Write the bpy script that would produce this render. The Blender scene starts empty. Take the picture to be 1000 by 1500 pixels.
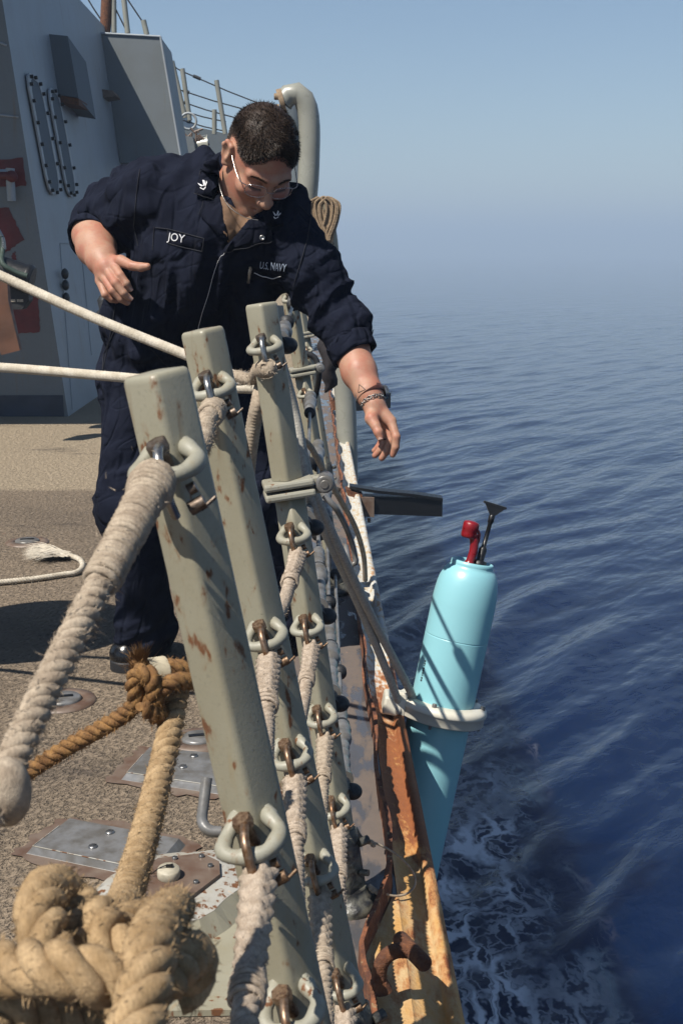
import bpy, bmesh, math, random
import numpy as np
from mathutils import Vector, Matrix
from mathutils.bvhtree import BVHTree
random.seed(7); rng = np.random.default_rng(7)
S = bpy.context.scene
COL = S.collection
R = math.radians
# ------------------------------------------------------------------ camera
CAM = Vector((0, 0, 1.13)); FPX = 1750.0; PITCH = math.atan(382 / FPX); YAW = R(1.41)
cd = bpy.data.cameras.new('camera'); cam = bpy.data.objects.new('camera', cd); COL.objects.link(cam)
cam.location = CAM; cam.rotation_euler = (R(90) - PITCH, 0, -YAW)
cd.sensor_fit = 'HORIZONTAL'; cd.sensor_width = 24; cd.lens = 24 * FPX / 1000
cd.clip_start = .05; cd.clip_end = 20000
cd.dof.use_dof = True; cd.dof.focus_distance = 2.75; cd.dof.aperture_fstop = 24
S.camera = cam
# ------------------------------------------------------------------ light
SUN = Vector((-.50, -.48, 1.0)).normalized()
w = bpy.data.worlds.new('World'); S.world = w; w.use_nodes = True
nt = w.node_tree; nt.nodes.clear()
sky = nt.nodes.new('ShaderNodeTexSky'); sky.sky_type = 'NISHITA'; sky.sun_disc = False
sky.sun_elevation = math.asin(SUN.z); sky.sun_rotation = math.atan2(SUN.x, SUN.y)
sky.air_density = 1.1; sky.dust_density = .12; sky.ozone_density = 3.2; sky.altitude = 0
bg = nt.nodes.new('ShaderNodeBackground'); bg.inputs[1].default_value = .055
wo = nt.nodes.new('ShaderNodeOutputWorld')
nt.links.new(sky.outputs[0], bg.inputs[0]); nt.links.new(bg.outputs[0], wo.inputs[0])
sl = bpy.data.lights.new('sun', 'SUN'); sl.energy = 5.0; sl.angle = R(.53); sl.color = (1, .94, .85)
so = bpy.data.objects.new('sun', sl); COL.objects.link(so); so.location = (-6, -10, 12)
so.rotation_euler = (-SUN).to_track_quat('-Z', 'Y').to_euler()
S.view_settings.view_transform = 'Standard'; S.view_settings.look = 'None'
S.view_settings.gamma = 1; S.view_settings.use_curve_mapping = False
S.view_settings.exposure = 0.80
S.cycles.max_bounces = 6; S.cycles.volume_bounces = 0; S.cycles.transparent_max_bounces = 8
# ------------------------------------------------------------------ pixel rays (photo pixels, 1000 x 1500)
_cy, _sy, _cp, _sp = math.cos(YAW), math.sin(YAW), math.cos(PITCH), math.sin(PITCH)
FW = Vector((_sy * _cp, _cy * _cp, -_sp)); RT = Vector((_cy, -_sy, 0)); DN = FW.cross(RT)
def ray(u, v):
    return (FW + RT * ((u - 500) / FPX) + DN * ((v - 750) / FPX)).normalized()
def P(u, v, y):
    d = ray(u, v); return CAM + d * (y / d.y)
def G(u, v, z=0.0):
    d = ray(u, v); return CAM + d * ((z - CAM.z) / d.z)
def on_plane(u, v, p0, n):
    d = ray(u, v); return CAM + d * ((p0 - CAM).dot(n) / d.dot(n))
V = Vector
# ------------------------------------------------------------------ object helpers
def label(o, lab, cat, group=None, kind=None):
    o['label'] = lab; o['category'] = cat
    if group: o['group'] = group
    if kind: o['kind'] = kind
    return o
def thing(name, loc, lab, cat, group=None):
    o = bpy.data.objects.new(name, None); COL.objects.link(o); o.location = loc
    o.empty_display_size = .1
    return label(o, lab, cat, group)
def wloc(o):
    p = V((0, 0, 0))
    while o: p += o.location; o = o.parent
    return p
def mesh(verts, faces, smooth=True):
    me = bpy.data.meshes.new('mesh')
    me.from_pydata([tuple(v) for v in verts], [], [tuple(f) for f in faces])
    if smooth: me.polygons.foreach_set('use_smooth', [True] * len(me.polygons))
    me.update(); return me
def mesh_np(vs, quads):
    me = bpy.data.meshes.new('mesh'); n = len(quads)
    me.vertices.add(len(vs)); me.vertices.foreach_set('co', np.asarray(vs, np.float32).ravel())
    me.loops.add(n * 4); me.loops.foreach_set('vertex_index', np.asarray(quads, np.int32).ravel())
    me.polygons.add(n); me.polygons.foreach_set('loop_start', np.arange(n, dtype=np.int32) * 4)
    me.polygons.foreach_set('loop_total', np.full(n, 4, np.int32))
    me.polygons.foreach_set('use_smooth', np.ones(n, bool))
    me.update(calc_edges=True); me.validate(); return me
def put(name, me, mat, parent=None, loc=None):
    """link a mesh whose vertices are in world space"""
    o = bpy.data.objects.new(name, me); COL.objects.link(o)
    if mat is not None and len(me.materials) == 0: me.materials.append(mat)
    if parent is not None:
        o.parent = parent; me.transform(Matrix.Translation(-wloc(parent)))
    elif loc is not None:
        o.location = loc; me.transform(Matrix.Translation(-V(loc)))
    return o
class MB:
    """collects simple shapes into one mesh"""
    def __init__(s): s.v = []; s.f = []; s.sm = []
    def add(s, vs, fs, smooth=False):
        b = len(s.v); s.v += [tuple(x) for x in vs]; s.f += [tuple(i + b for i in f) for f in fs]; s.sm += [smooth] * len(fs)
        return s
    def box(s, c, size, M=None, bev=0.0):
        hx, hy, hz = size[0] / 2, size[1] / 2, size[2] / 2
        bm = bmesh.new(); bmesh.ops.create_cube(bm, size=1)
        for v in bm.verts: v.co = V((v.co.x * size[0], v.co.y * size[1], v.co.z * size[2]))
        if bev > 0: bmesh.ops.bevel(bm, geom=list(bm.edges), offset=bev, segments=2, affect='EDGES', profile=.5)
        return s._bm(bm, c, M)
    def _bm(s, bm, c, M, smooth=False):
        bm.verts.index_update()
        vs = [(M @ v.co if M else v.co) + V(c) for v in bm.verts]
        fs = [[v.index for v in f.verts] for f in bm.faces]
        bm.free(); return s.add(vs, fs, smooth)
    def hull(s, pts, thick_dir):
        """prism: polygon pts extruded by vector"""
        n = len(pts); d = V(thick_dir); a = [V(p) for p in pts]
        return s.add(a + [p + d for p in a], [list(range(n)), list(range(2 * n - 1, n - 1, -1))] +
                     [[i, i + n, (i + 1) % n + n, (i + 1) % n][::-1] for i in range(n)])
    def cyl(s, a, b, ra, rb=None, n=14, caps=True):
        rb = ra if rb is None else rb
        return s.tube([a, b], [ra, rb], n, caps)
    def tube(s, pts, rad, n=10, caps=True, closed=False):
        pts = [V(p) for p in pts]; m = len(pts)
        rad = [rad] * m if not hasattr(rad, '__len__') else rad
        fr = frames(pts, closed); vs = []; fs = []
        for p, (t, a, b), r in zip(pts, fr, rad):
            for k in range(n):
                an = 2 * math.pi * k / n; vs.append(p + (a * math.cos(an) + b * math.sin(an)) * r)
        for i in range(m if closed else m - 1):
            j = (i + 1) % m
            for k in range(n):
                k2 = (k + 1) % n; fs.append([i * n + k, i * n + k2, j * n + k2, j * n + k])
        s.add(vs, fs, True)
        if caps and not closed:
            s.add(vs[:n], [list(range(n))[::-1]]); s.add(vs[-n:], [list(range(n))])
        return s
    def lathe(s, base, axis, prof, n=28, x=None):
        """prof: list of (radius, height along axis)"""
        ax = V(axis).normalized(); a = (V(x) if x else V((0, 1, 0)) if abs(ax.y) < .9 else V((1, 0, 0))); a = (a - ax * a.dot(ax)).normalized(); b = ax.cross(a)
        vs = []; fs = []
        for r, h in prof:
            for k in range(n):
                an = 2 * math.pi * k / n; vs.append(V(base) + ax * h + (a * math.cos(an) + b * math.sin(an)) * r)
        for i in range(len(prof) - 1):
            for k in range(n):
                k2 = (k + 1) % n; fs.append([i * n + k, i * n + k2, (i + 1) * n + k2, (i + 1) * n + k])
        s.add(vs, fs, True)
        if prof[0][0] > 1e-4: s.add(vs[:n], [list(range(n))[::-1]])
        if prof[-1][0] > 1e-4: s.add(vs[-n:], [list(range(n))])
        return s
    def ball(s, c, r, sub=2, sc=(1, 1, 1), M=None):
        bm = bmesh.new(); bmesh.ops.create_icosphere(bm, subdivisions=sub, radius=r)
        for v in bm.verts: v.co = V((v.co.x * sc[0], v.co.y * sc[1], v.co.z * sc[2]))
        return s._bm(bm, c, M, True)
    def hexbolt(s, p, ax, r, h):
        return s.lathe(p, ax, [(r, 0), (r, h * .85), (r * .88, h)], 6)
    def build(s, name, mat, parent=None, loc=None):
        me = mesh(s.v, s.f, False)
        me.polygons.foreach_set('use_smooth', s.sm); me.update()
        return put(name, me, mat, parent, loc)
def frames(pts, closed=False):
    m = len(pts); T = []
    for i in range(m):
        if closed: d = pts[(i + 1) % m] - pts[i - 1]
        else: d = pts[min(i + 1, m - 1)] - pts[max(i - 1, 0)]
        T.append(d.normalized() if d.length > 1e-9 else V((0, 0, 1)))
    a = T[0].orthogonal().normalized(); out = []
    for t in T:
        a = (a - t * a.dot(t)); a = a.normalized() if a.length > 1e-6 else t.orthogonal().normalized()
        out.append((t, a, t.cross(a)))
    return out
def spline(pts, step, closed=False):
    """catmull-rom resample to roughly even step"""
    pts = [V(p) for p in pts]; m = len(pts); dense = []
    segs = m if closed else m - 1
    for i in range(segs):
        p1, p2 = pts[i], pts[(i + 1) % m]
        p0 = pts[i - 1] if (closed or i > 0) else p1 * 2 - p2
        p3 = pts[(i + 2) % m] if (closed or i + 2 < m) else p2 * 2 - p1
        for k in range(24):
            t = k / 24
            dense.append(.5 * ((2 * p1) + (p2 - p0) * t + (2 * p0 - 5 * p1 + 4 * p2 - p3) * t * t + (3 * p1 - p0 - 3 * p2 + p3) * t ** 3))
    if not closed: dense.append(pts[-1])
    L = [0]
    for a, b in zip(dense, dense[1:]): L.append(L[-1] + (b - a).length)
    n = max(2, int(L[-1] / step)); out = []; j = 0
    for i in range(n + 1):
        d = L[-1] * i / n
        while j < len(L) - 2 and L[j + 1] < d: j += 1
        f = (d - L[j]) / max(1e-9, L[j + 1] - L[j]); out.append(dense[j].lerp(dense[j + 1], min(1, f)))
    return out
def twisted(mb, pts, rad, pitch, nstr=3, step=None, fuzz=0, flen=.008, sides=8, phase=0, rag=.05):
    """laid rope: strands wound round the path, with loose fibres; rad may vary along (function of 0..1)"""
    rf = rad if callable(rad) else (lambda t: rad)
    step = step or pitch / 14
    path = spline(pts, step); fr = frames(path); m = len(path); s = 0; sv = [[] for _ in range(nstr)]
    for i, (p, (t, a, b)) in enumerate(zip(path, fr)):
        if i: s += (p - path[i - 1]).length
        r = rf(i / max(1, m - 1))
        for k in range(nstr):
            an = phase + 2 * math.pi * (s / pitch + k / nstr); e = a * math.cos(an) + b * math.sin(an)
            sv[k].append((p + e * r * (.53 if nstr == 3 else .58), r * ((.482 if nstr == 3 else .40) + .02 * (random.random() - .5)), e, t))
    for k in range(nstr):
        pp = [x[0] for x in sv[k]]; rr = [x[1] * (1 + rag * (random.random() - .5)) for x in sv[k]]
        mb.tube(pp, rr, sides)
    Ltot = s
    for _ in range(int(fuzz * 1.8 * Ltot)):
        i = random.randrange(m); k = random.randrange(nstr); p, r, e, t = sv[k][i]
        o = (e + V((random.gauss(0, .5), random.gauss(0, .5), random.gauss(0, .5)))).normalized()
        q = p + o * r * .95; d = (o * .75 + t * random.uniform(-1.3, 1.3) + V((random.gauss(0, .35), random.gauss(0, .35), random.gauss(0, .35)))).normalized()
        l = flen * random.uniform(.3, 1.15); wv = d.orthogonal().normalized() * (.00017)
        tip = q + d * l + o * random.uniform(-.2, .2) * l
        mb.add([q - wv, q + wv, (q + tip) / 2 + d.cross(wv).normalized() * l * .12 + wv * .7, tip], [(0, 1, 2), (0, 2, 3)])
    return mb
def wrap(mb, path, s0, s1, rad, wire=.0027, step=.0043, jit=.05):
    """turns of twine round a path between two distances along it"""
    fr = frames(path); s = 0; nxt = s0
    for i in range(1, len(path)):
        s += (path[i] - path[i - 1]).length
        if s > s1: break
        while s >= nxt:
            t_, a, b = fr[i]; r = (rad(nxt) if callable(rad) else rad) * (1 + random.uniform(-jit, jit)); tw = t_ * random.uniform(-.0015, .0015)
            mb.tube([path[i] + (a * math.cos(g) + b * math.sin(g)) * r * random.uniform(.97, 1.03) + tw * math.cos(g) for g in np.linspace(0, 6.28, 15)[:-1]], wire, 6, closed=True); nxt += step
    return mb
def braided(mb, pts, rad, cell=.008, n=24, amp=.09, closed=False):
    """plaited rope: diamond relief on a tube"""
    step = cell / 4; path = spline(pts, step, closed); fr = frames(path); vs = []; fs = []; s = 0; m = len(path)
    rf = rad if callable(rad) else (lambda t: rad)
    q = max(3, round(2 * math.pi * rf(.5) / cell / 1.6))
    for i, (p, (t, a, b)) in enumerate(zip(path, fr)):
        if i: s += (p - path[i - 1]).length
        r0 = rf(i / max(1, m - 1))
        for k in range(n):
            an = 2 * math.pi * k / n; z = s / cell * math.pi
            f = math.sin(q * an + z) * math.sin(q * an - z)
            r = r0 * (1 + amp * (abs(f) ** .6 * (1 if f > 0 else .55) - .4))
            vs.append(p + (a * math.cos(an) + b * math.sin(an)) * r)
    for i in range(m - 1):
        for k in range(n):
            k2 = (k + 1) % n; fs.append((i * n + k, i * n + k2, (i + 1) * n + k2, (i + 1) * n + k))
    mb.add(vs, fs, True); mb.add(vs[:n], [list(range(n))[::-1]]); mb.add(vs[-n:], [list(range(n))])
    return mb
# ------------------------------------------------------------------ materials
class NT:
    def __init__(s, name):
        s.m = bpy.data.materials.new(name); s.m.use_nodes = True; s.t = s.m.node_tree; s.b = s.t.nodes['Principled BSDF']
        g = s.t.nodes.new('ShaderNodeNewGeometry'); s.pos = g.outputs['Position']; s.geo = g
    def n(s, typ, **kw):
        x = s.t.nodes.new('ShaderNode' + typ)
        for k, v in kw.items(): setattr(x, k, v)
        return x
    def L(s, a, b): s.t.links.new(a, b)
    def inp(s, sock, v):
        if hasattr(v, 'is_output'): s.L(v, sock)
        elif isinstance(v, tuple) and len(v) == 3 and sock.type == 'RGBA': sock.default_value = (*v, 1)
        else: sock.default_value = v
    def mapv(s, scale, vec=None, rot=(0, 0, 0), loc=(0, 0, 0)):
        if any(rot):                                              # turn first, then stretch
            q = s.n('Mapping'); s.L(vec or s.pos, q.inputs[0]); q.inputs['Rotation'].default_value = rot; vec = q.outputs[0]
        x = s.n('Mapping'); s.L(vec or s.pos, x.inputs[0]); x.inputs['Scale'].default_value = scale if hasattr(scale, '__len__') else (scale,) * 3
        x.inputs['Location'].default_value = loc; return x.outputs[0]
    def noise(s, scale, detail=4, rough=.55, vec=None, dist=0.0, out=0):
        x = s.n('TexNoise'); s.L(vec or s.pos, x.inputs['Vector']); x.inputs['Scale'].default_value = scale
        x.inputs['Detail'].default_value = detail; x.inputs['Roughness'].default_value = rough; x.inputs['Distortion'].default_value = dist
        return x.outputs[out]
    def voro(s, scale, vec=None, feature='F1', rnd=1.0):
        x = s.n('TexVoronoi', feature=feature); s.L(vec or s.pos, x.inputs['Vector']); x.inputs['Scale'].default_value = scale
        x.inputs['Randomness'].default_value = rnd; return x.outputs['Distance']
    def ramp(s, v, lo, hi, a=0.0, b=1.0, smooth=True):
        x = s.n('MapRange', interpolation_type='SMOOTHSTEP' if smooth else 'LINEAR'); s.L(v, x.inputs[0])
        for i, q in zip((1, 2, 3, 4), (lo, hi, a, b)): x.inputs[i].default_value = q
        return x.outputs[0]
    def math(s, op, a, b=0.0, c=None):
        x = s.n('Math', operation=op); s.inp(x.inputs[0], a); s.inp(x.inputs[1], b)
        if c is not None: s.inp(x.inputs[2], c)
        return x.outputs[0]
    def mix(s, f, a, b):
        x = s.n('Mix', data_type='RGBA'); s.inp(x.inputs[0], f); s.inp(x.inputs[6], a); s.inp(x.inputs[7], b); return x.outputs[2]
    def sep(s):
        x = s.n('SeparateXYZ'); s.L(s.pos, x.inputs[0]); return x.outputs
    def col(s, c, k=.70):
        x = s.n('Mix', data_type='RGBA', blend_type='MULTIPLY'); x.inputs[0].default_value = 1; s.inp(x.inputs[6], c); s.inp(x.inputs[7], (k, k, k)); s.L(x.outputs[2], s.b.inputs['Base Color']); return s
    def rough(s, r): s.inp(s.b.inputs['Roughness'], r); return s
    def set(s, k, v): s.inp(s.b.inputs[k], v); return s
    def bump(s, h, strength=.5, dist=.002, prev=None):
        x = s.n('Bump'); s.L(h, x.inputs['Height']); x.inputs['Strength'].default_value = strength; x.inputs['Distance'].default_value = dist
        if prev is not None: s.L(prev, x.inputs['Normal'])
        s.L(x.outputs[0], s.b.inputs['Normal']); return x.outputs[0]
def simple(name, c, rough=.5, metal=0.0, var=.25, vs=30.0, bs=120.0, bst=.25, bd=.001, c2=None):
    t = NT(name); f = t.noise(vs, 4)
    c2 = c2 or tuple(x * (1 - var) for x in c)
    t.col(t.mix(t.ramp(f, .3, .7), c, c2)); t.rough(t.ramp(t.noise(vs * 2.3, 3), .3, .7, max(.03, rough - .08), min(1, rough + .1))); t.set('Metallic', metal)
    if 'rope' in name or 'manila' in name:
        fb = t.noise(1, 4, .7, t.mapv((650, 650, 240), rot=(R(35), R(20), 0))); x = t.b.inputs['Base Color'].links[0].from_node; x = x.inputs[6].links[0].from_socket
        t.col(t.mix(t.ramp(fb, .40, .60, .34, 0), x, tuple(q * .5 for q in c2))); n_ = t.bump(fb, .6, .0016); t.bump(t.noise(bs, 4), bst, bd, n_); return t.m
    t.bump(t.noise(bs, 4), bst, bd); return t.m
def paint(name, c, rough=.5, rust=.62, dirt=.35, scale=1.0, streak=True):
    """weathered ship paint with rust spots and runs"""
    t = NT(name)
    d = t.noise(7 * scale, 5, .6); col = t.mix(t.ramp(d, .35, .75, 0, dirt), c, tuple(x * y for x, y in zip(c, (.72, .66, .55))))
    fine = t.noise(260 * scale, 2); col = t.mix(t.ramp(fine, .58, .72, 0, .35), col, tuple(x * .6 for x in c))
    if streak:
        sv = t.mapv((40 * scale, 40 * scale, 3.0 * scale)); st = t.noise(1, 4, .6, sv)
        col = t.mix(t.ramp(st, .58, .75, 0, .45), col, tuple(x * y for x, y in zip(c, (.9, .72, .48))))
    r = t.noise(62 * scale, 4, .55, t.mapv((1, 1, .5))); big = t.noise(4.5 * scale, 2)
    m = t.ramp(t.math('ADD', r, t.math('MULTIPLY', big, .25)), rust + .15, rust + .215)
    run = t.noise(1, 3, .55, t.mapv((75 * scale, 75 * scale, 6 * scale))); halo = t.ramp(t.math('ADD', r, t.math('MULTIPLY', big, .25)), rust + .10, rust + .19)
    col = t.mix(t.math('MULTIPLY', t.ramp(run, .58, .76), t.ramp(big, .45, .62, .08, .5)), col, (.20, .125, .055)); col = t.mix(t.math('MULTIPLY', halo, .4), col, (.22, .12, .05))
    chip = t.noise(120 * scale, 3, .6); col = t.mix(t.ramp(chip, .72, .76, 0, .6), col, (.09, .075, .055))
    col = t.mix(m, col, t.mix(t.noise(150, 3), (.10, .035, .012), (.22, .09, .03)))
    t.col(col); t.rough(t.mix(m, (rough,) * 3, (.85,) * 3))
    b = t.noise(320 * scale, 3); t.bump(t.math('ADD', b, t.math('MULTIPLY', t.noise(15 * scale, 3), 1.6)), .13, .0012)
    return t.m
# ------------------------------------------------------------------ shared materials
M = {}
M['post'] = paint('post_paint', (.345, .325, .243), .42, .60, .45)
M['eye'] = paint('eye_paint', (.345, .335, .27), .5, .62, .5, 1.6)
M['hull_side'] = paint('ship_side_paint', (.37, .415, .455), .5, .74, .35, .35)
M['hull_end_shaded'] = paint('ship_end_shaded_paint', (.175, .20, .215), .5, .74, .4, .35)  # side-wall grey darkened: end-wall shade and dirt put into the colour
M['frame'] = paint('frame_paint', (.50, .53, .55), .5, .74, .5, .6)
M['panel'] = paint('panel_paint', (.125, .155, .18), .75, .74, .2, .5)
M['band'] = simple('navy_band', (.018, .035, .07), .5, var=.4, vs=6)
M['red'] = simple('red_primer', (.16, .012, .012), .6, var=.35, vs=9)
M['davit'] = simple('davit_paint', (.33, .33, .28), .33, var=.12, vs=8, bs=60, bst=.1)
M['black'] = simple('black_steel', (.006, .006, .007), .42, var=.4, vs=40)
M['rubber'] = simple('black_rubber', (.016, .017, .02), .6, var=.4, vs=60, bst=.5)
M['socket'] = simple('chipped_black_paint', (.013, .013, .015), .4, var=0, vs=55, c2=(.13, .125, .10), bst=.6, bd=.003)
M['steel'] = simple('galvanised_steel', (.45, .44, .42), .32, .9, .35, 80)
M['rusty_steel'] = simple('rusty_steel', (.38, .27, .19), .42, .8, vs=160, c2=(.22, .11, .05))
M['rust'] = simple('rust', (.19, .07, .025), .9, 0, vs=60, c2=(.085, .03, .014), bs=220, bst=.8, bd=.004)
M['bolt'] = simple('worn_bolt', (.27, .18, .11), .5, .6, vs=300, c2=(.10, .05, .025))
M['rope_old'] = simple('weathered_rope', (.55, .45, .335), .9, vs=90, c2=(.36, .28, .20), bs=900, bst=.5)
M['rope_pale'] = simple('pale_rope', (.58, .475, .37), .9, vs=120, c2=(.38, .295, .215), bs=900, bst=.5)
M['manila'] = simple('manila_rope', (.56, .39, .21), .85, vs=70, c2=(.33, .21, .095), bs=1100, bst=.6)
M['orange_rope'] = simple('orange_manila', (.37, .195, .06), .85, vs=80, c2=(.17, .075, .02), bs=900, bst=.6)
M['white_rope'] = simple('white_rope', (.74, .67, .55), .85, vs=50, c2=(.55, .48, .37), bs=900, bst=.4)
M['grey_rope'] = simple('grey_rope', (.60, .57, .50), .85, vs=150, c2=(.42, .40, .35), bs=900, bst=.4)
M['coil_rope'] = simple('coil_rope', (.40, .29, .18), .85, vs=70, c2=(.24, .16, .09), bs=900, bst=.5)
M['whip'] = simple('cream_whipping', (.62, .54, .38), .8, vs=60, bs=700, bst=.5)
M['plate'] = simple('worn_grey_plate', (.235, .235, .235), .38, .2, vs=26, c2=(.14, .13, .115), bs=90, bst=.3)
M['plate_rust'] = simple('rust_stained_plate', (.20, .15, .115), .5, .1, vs=20, c2=(.13, .075, .05), bs=90, bst=.3)
M['cream'] = simple('cream_plastic', (.74, .70, .58), .38, var=.06, vs=12, bst=.05)
M['blue'] = simple('sky_blue_paint', (.285, .60, .66), .36, var=.03, vs=4, bs=300, bst=.03)
M['redcap'] = simple('red_plastic', (.26, .006, .012), .35, var=.2, vs=40, bst=.05)
M['wood'] = simple('orange_wood', (.15, .062, .03), .6, var=.4, vs=8, bs=60)
M['white_paint'] = paint('chipped_white_paint', (.46, .45, .41), .6, .54, .8, 1.2)

# deck paint: rolled non-skid with torn ridges, dustier towards the wall
t = NT('nonskid')
xyz = t.sep()
warp = t.noise(14, 3, .6, out=1)
vv = t.n('VectorMath', operation='MULTIPLY_ADD'); t.L(warp, vv.inputs[0]); vv.inputs[1].default_value = (.03, .03, 0); t.L(t.pos, vv.inputs[2])
ridge = t.noise(1, 3, .62, t.mapv((52, 112, 60), vv.outputs[0], rot=(0, 0, R(-58))))
ridge2 = t.noise(1, 2, .6, t.mapv((120, 210, 80), vv.outputs[0], rot=(0, 0, R(-50))))
grain = t.noise(330, 3, .7)
big = t.noise(1.1, 4, .6); mid = t.noise(5, 4, .6)
c = t.mix(t.ramp(big, .35, .65), (.305, .238, .170), (.228, .179, .131))
c = t.mix(t.ramp(mid, .52, .75, 0, .45), c, (.215, .172, .125))
edge = t.math('ADD', xyz[1], t.math('MULTIPLY', mid, .22))
c = t.mix(t.ramp(edge, 5.75, 5.87, 0, .75), c, (.50, .405, .28))
stain = t.noise(.9, 5, .65, t.mapv((1, 3, 1)))
c = t.mix(t.ramp(stain, .60, .70, 0, .55), c, (.085, .07, .06))
c = t.mix(t.ramp(ridge, .33, .41, .75, 0), c, (.06, .05, .042))
c = t.mix(t.ramp(grain, .76, .84, 0, .45), c, (.34, .30, .24))
rst = t.noise(6.5, 4, .6, t.mapv((1, 1, 1), loc=(3, 1, 0))); c = t.mix(t.ramp(rst, .70, .76, 0, .6), c, (.19, .075, .035))
t.col(c); t.rough(.93); t.set('Specular IOR Level', .2)
n1 = t.bump(t.ramp(ridge, .30, .60), .9, .011)
n2 = t.bump(ridge2, .5, .006, n1); t.bump(grain, .4, .0018, n2)
M['nonskid'] = t.m
# wet grey deck strip along the side
t = NT('wet_strip'); a = t.noise(9, 4, .6, t.mapv((1.6, .5, 1))); wet = t.ramp(a, .45, .56)
c = t.mix(t.noise(60, 4), (.175, .135, .11), (.12, .10, .088)); sp = t.noise(24, 4, .6)
c = t.mix(t.ramp(sp, .66, .74), c, (.30, .20, .14))
t.col(t.mix(wet, c, (.085, .085, .092))); t.rough(t.ramp(wet, 0, 1, .75, .09)); t.bump(t.noise(200, 3), .2, .001); M['wet'] = t.m
# rusted deck-edge plate: tan bleeding paint, rust, whiter further forward
t = NT('edge_paint'); x, y, z = t.sep()
f1 = t.noise(9, 5, .62, t.mapv((2.2, .8, 1))); f2 = t.noise(34, 4, .65, t.mapv((2, .8, 1)))
tan = t.mix(t.ramp(f1, .35, .6), (.58, .32, .10), (.62, .44, .23))
fore = t.ramp(t.math('ADD', y, t.math('MULTIPLY', f1, 1.2)), 3.1, 3.5)
c = t.mix(fore, tan, t.mix(t.ramp(f2, .45, .62), (.60, .60, .56), (.52, .40, .24)))
mask = t.math('ADD', t.math('MULTIPLY', f1, .75), t.math('MULTIPLY', f2, .5))
mid_rust = t.math('MULTIPLY', t.ramp(y, 1.95, 2.3), t.ramp(y, 2.95, 3.4, 1, 0))
mask = t.math('ADD', mask, t.math('MULTIPLY', mid_rust, .22))
mask = t.math('ADD', mask, t.ramp(x, .196, .215, 0, .07)); mask = t.math('SUBTRACT', mask, t.math('MULTIPLY', fore, .13))
rm = t.ramp(mask, .70, .80); c = t.mix(t.ramp(mask, .60, .72, 0, .75), c, (.44, .17, .04))
c = t.mix(rm, c, t.mix(t.noise(70, 4), (.36, .12, .032), (.18, .055, .02)))
t.col(c); t.rough(.72); t.bump(t.math('ADD', t.noise(180, 4), t.math('MULTIPLY', rm, .8)), .6, .003); M['edge'] = t.m
t = NT('flange_rust'); f2 = t.noise(26, 5, .7); c = t.mix(t.ramp(f2, .40, .66), (.11, .037, .017), (.30, .105, .04)); c = t.mix(t.ramp(t.noise(60, 3), .62, .7), c, (.38, .25, .13))
t.col(c); t.rough(.85); t.bump(t.noise(120, 5, .7), .9, .006); M['flange'] = t.m

# ------------------------------------------------------------------ sea
ZS = -4.6
t = NT('sea_water'); x, y, z = t.sep()
cdn = t.n('CameraData'); dist = t.math('SQRT', t.math('ADD', t.math('MULTIPLY', x, x), t.math('MULTIPLY', y, y)))
wv = t.noise(1, 3, .5, out=1, vec=t.mapv(.8)); wp = t.n('VectorMath', operation='MULTIPLY_ADD'); t.L(wv, wp.inputs[0]); wp.inputs[1].default_value = (.7, .7, 0); t.L(t.pos, wp.inputs[2])
rip = t.noise(1, 4, .55, t.mapv((1.7, 4.4, 1), wp.outputs[0], rot=(0, 0, R(-48))))
rip2 = t.noise(1, 3, .6, t.mapv((8, 15, 1), wp.outputs[0], rot=(0, 0, R(-36))))
swl = t.noise(1, 3, .5, t.mapv((.26, .85, 1), rot=(0, 0, R(-54))))
n1 = t.bump(swl, .30, .6); n2 = t.bump(rip, .22, .10, n1); n3 = t.bump(rip2, .09, .02, n2)
# foam lace along the hull
la = t.noise(1, 5, .6, out=1, vec=t.mapv((1.1, .8, 1))); lp = t.n('VectorMath', operation='MULTIPLY_ADD'); t.L(la, lp.inputs[0]); lp.inputs[1].default_value = (1.3, 1.5, 0); t.L(t.pos, lp.inputs[2])
cell = t.voro(1, t.mapv((2.5, 1.7, 0), lp.outputs[0]), 'DISTANCE_TO_EDGE'); cell2 = t.voro(1, t.mapv((6.5, 4.6, 0), lp.outputs[0]), 'DISTANCE_TO_EDGE')
lace = t.math('MAXIMUM', t.ramp(cell, .015, .12, 1, 0), t.math('MULTIPLY', t.ramp(cell2, .01, .14, 1, 0), .6))
zx = t.math('ADD', x, t.math('MULTIPLY', t.math('SUBTRACT', t.noise(1, 4, .6, t.mapv((.9, .45, 1))), .5), 2.4))
zone = t.math('MULTIPLY', t.ramp(zx, .2, .9), t.ramp(zx, 1.5, 2.6, 1, 0))
zone = t.math('MULTIPLY', zone, t.ramp(y, 9.5, 22, 1, .0))
pat = t.ramp(t.noise(1, 4, .6, t.mapv((1.5, .75, 1))), .36, .58)
solid = t.math('MULTIPLY', t.ramp(t.noise(1, 5, .65, t.mapv((1.3, .9, 1), lp.outputs[0], loc=(5, 2, 0))), .60, .72), zone)
foam = t.math('MAXIMUM', t.math('MULTIPLY', t.math('MULTIPLY', lace, zone), pat), t.math('MULTIPLY', solid, .55))
speck = t.math('MULTIPLY', t.ramp(t.voro(1, t.mapv((13, 9, 0))), .05, .11, 1, 0), t.math('MULTIPLY', zone, t.ramp(t.noise(2.2, 2), .5, .62)))
foam = t.math('MINIMUM', t.math('ADD', t.math('MULTIPLY', foam, 1.25), t.math('MULTIPLY', speck, .5)), 1)
t.col(t.mix(foam, (.0002, .0085, .045), (.74, .78, .86))); t.rough(t.ramp(foam, 0, .5, .07, .7)); t.set('IOR', 1.333)
t.b.subsurface_method = 'BURLEY'; t.set('Subsurface Weight', t.ramp(foam, 0, .4, 1, 0)); t.set('Subsurface Radius', (.5, .9, 1.5)); t.set('Subsurface Scale', 1.0)
M['sea'] = t.m
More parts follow.
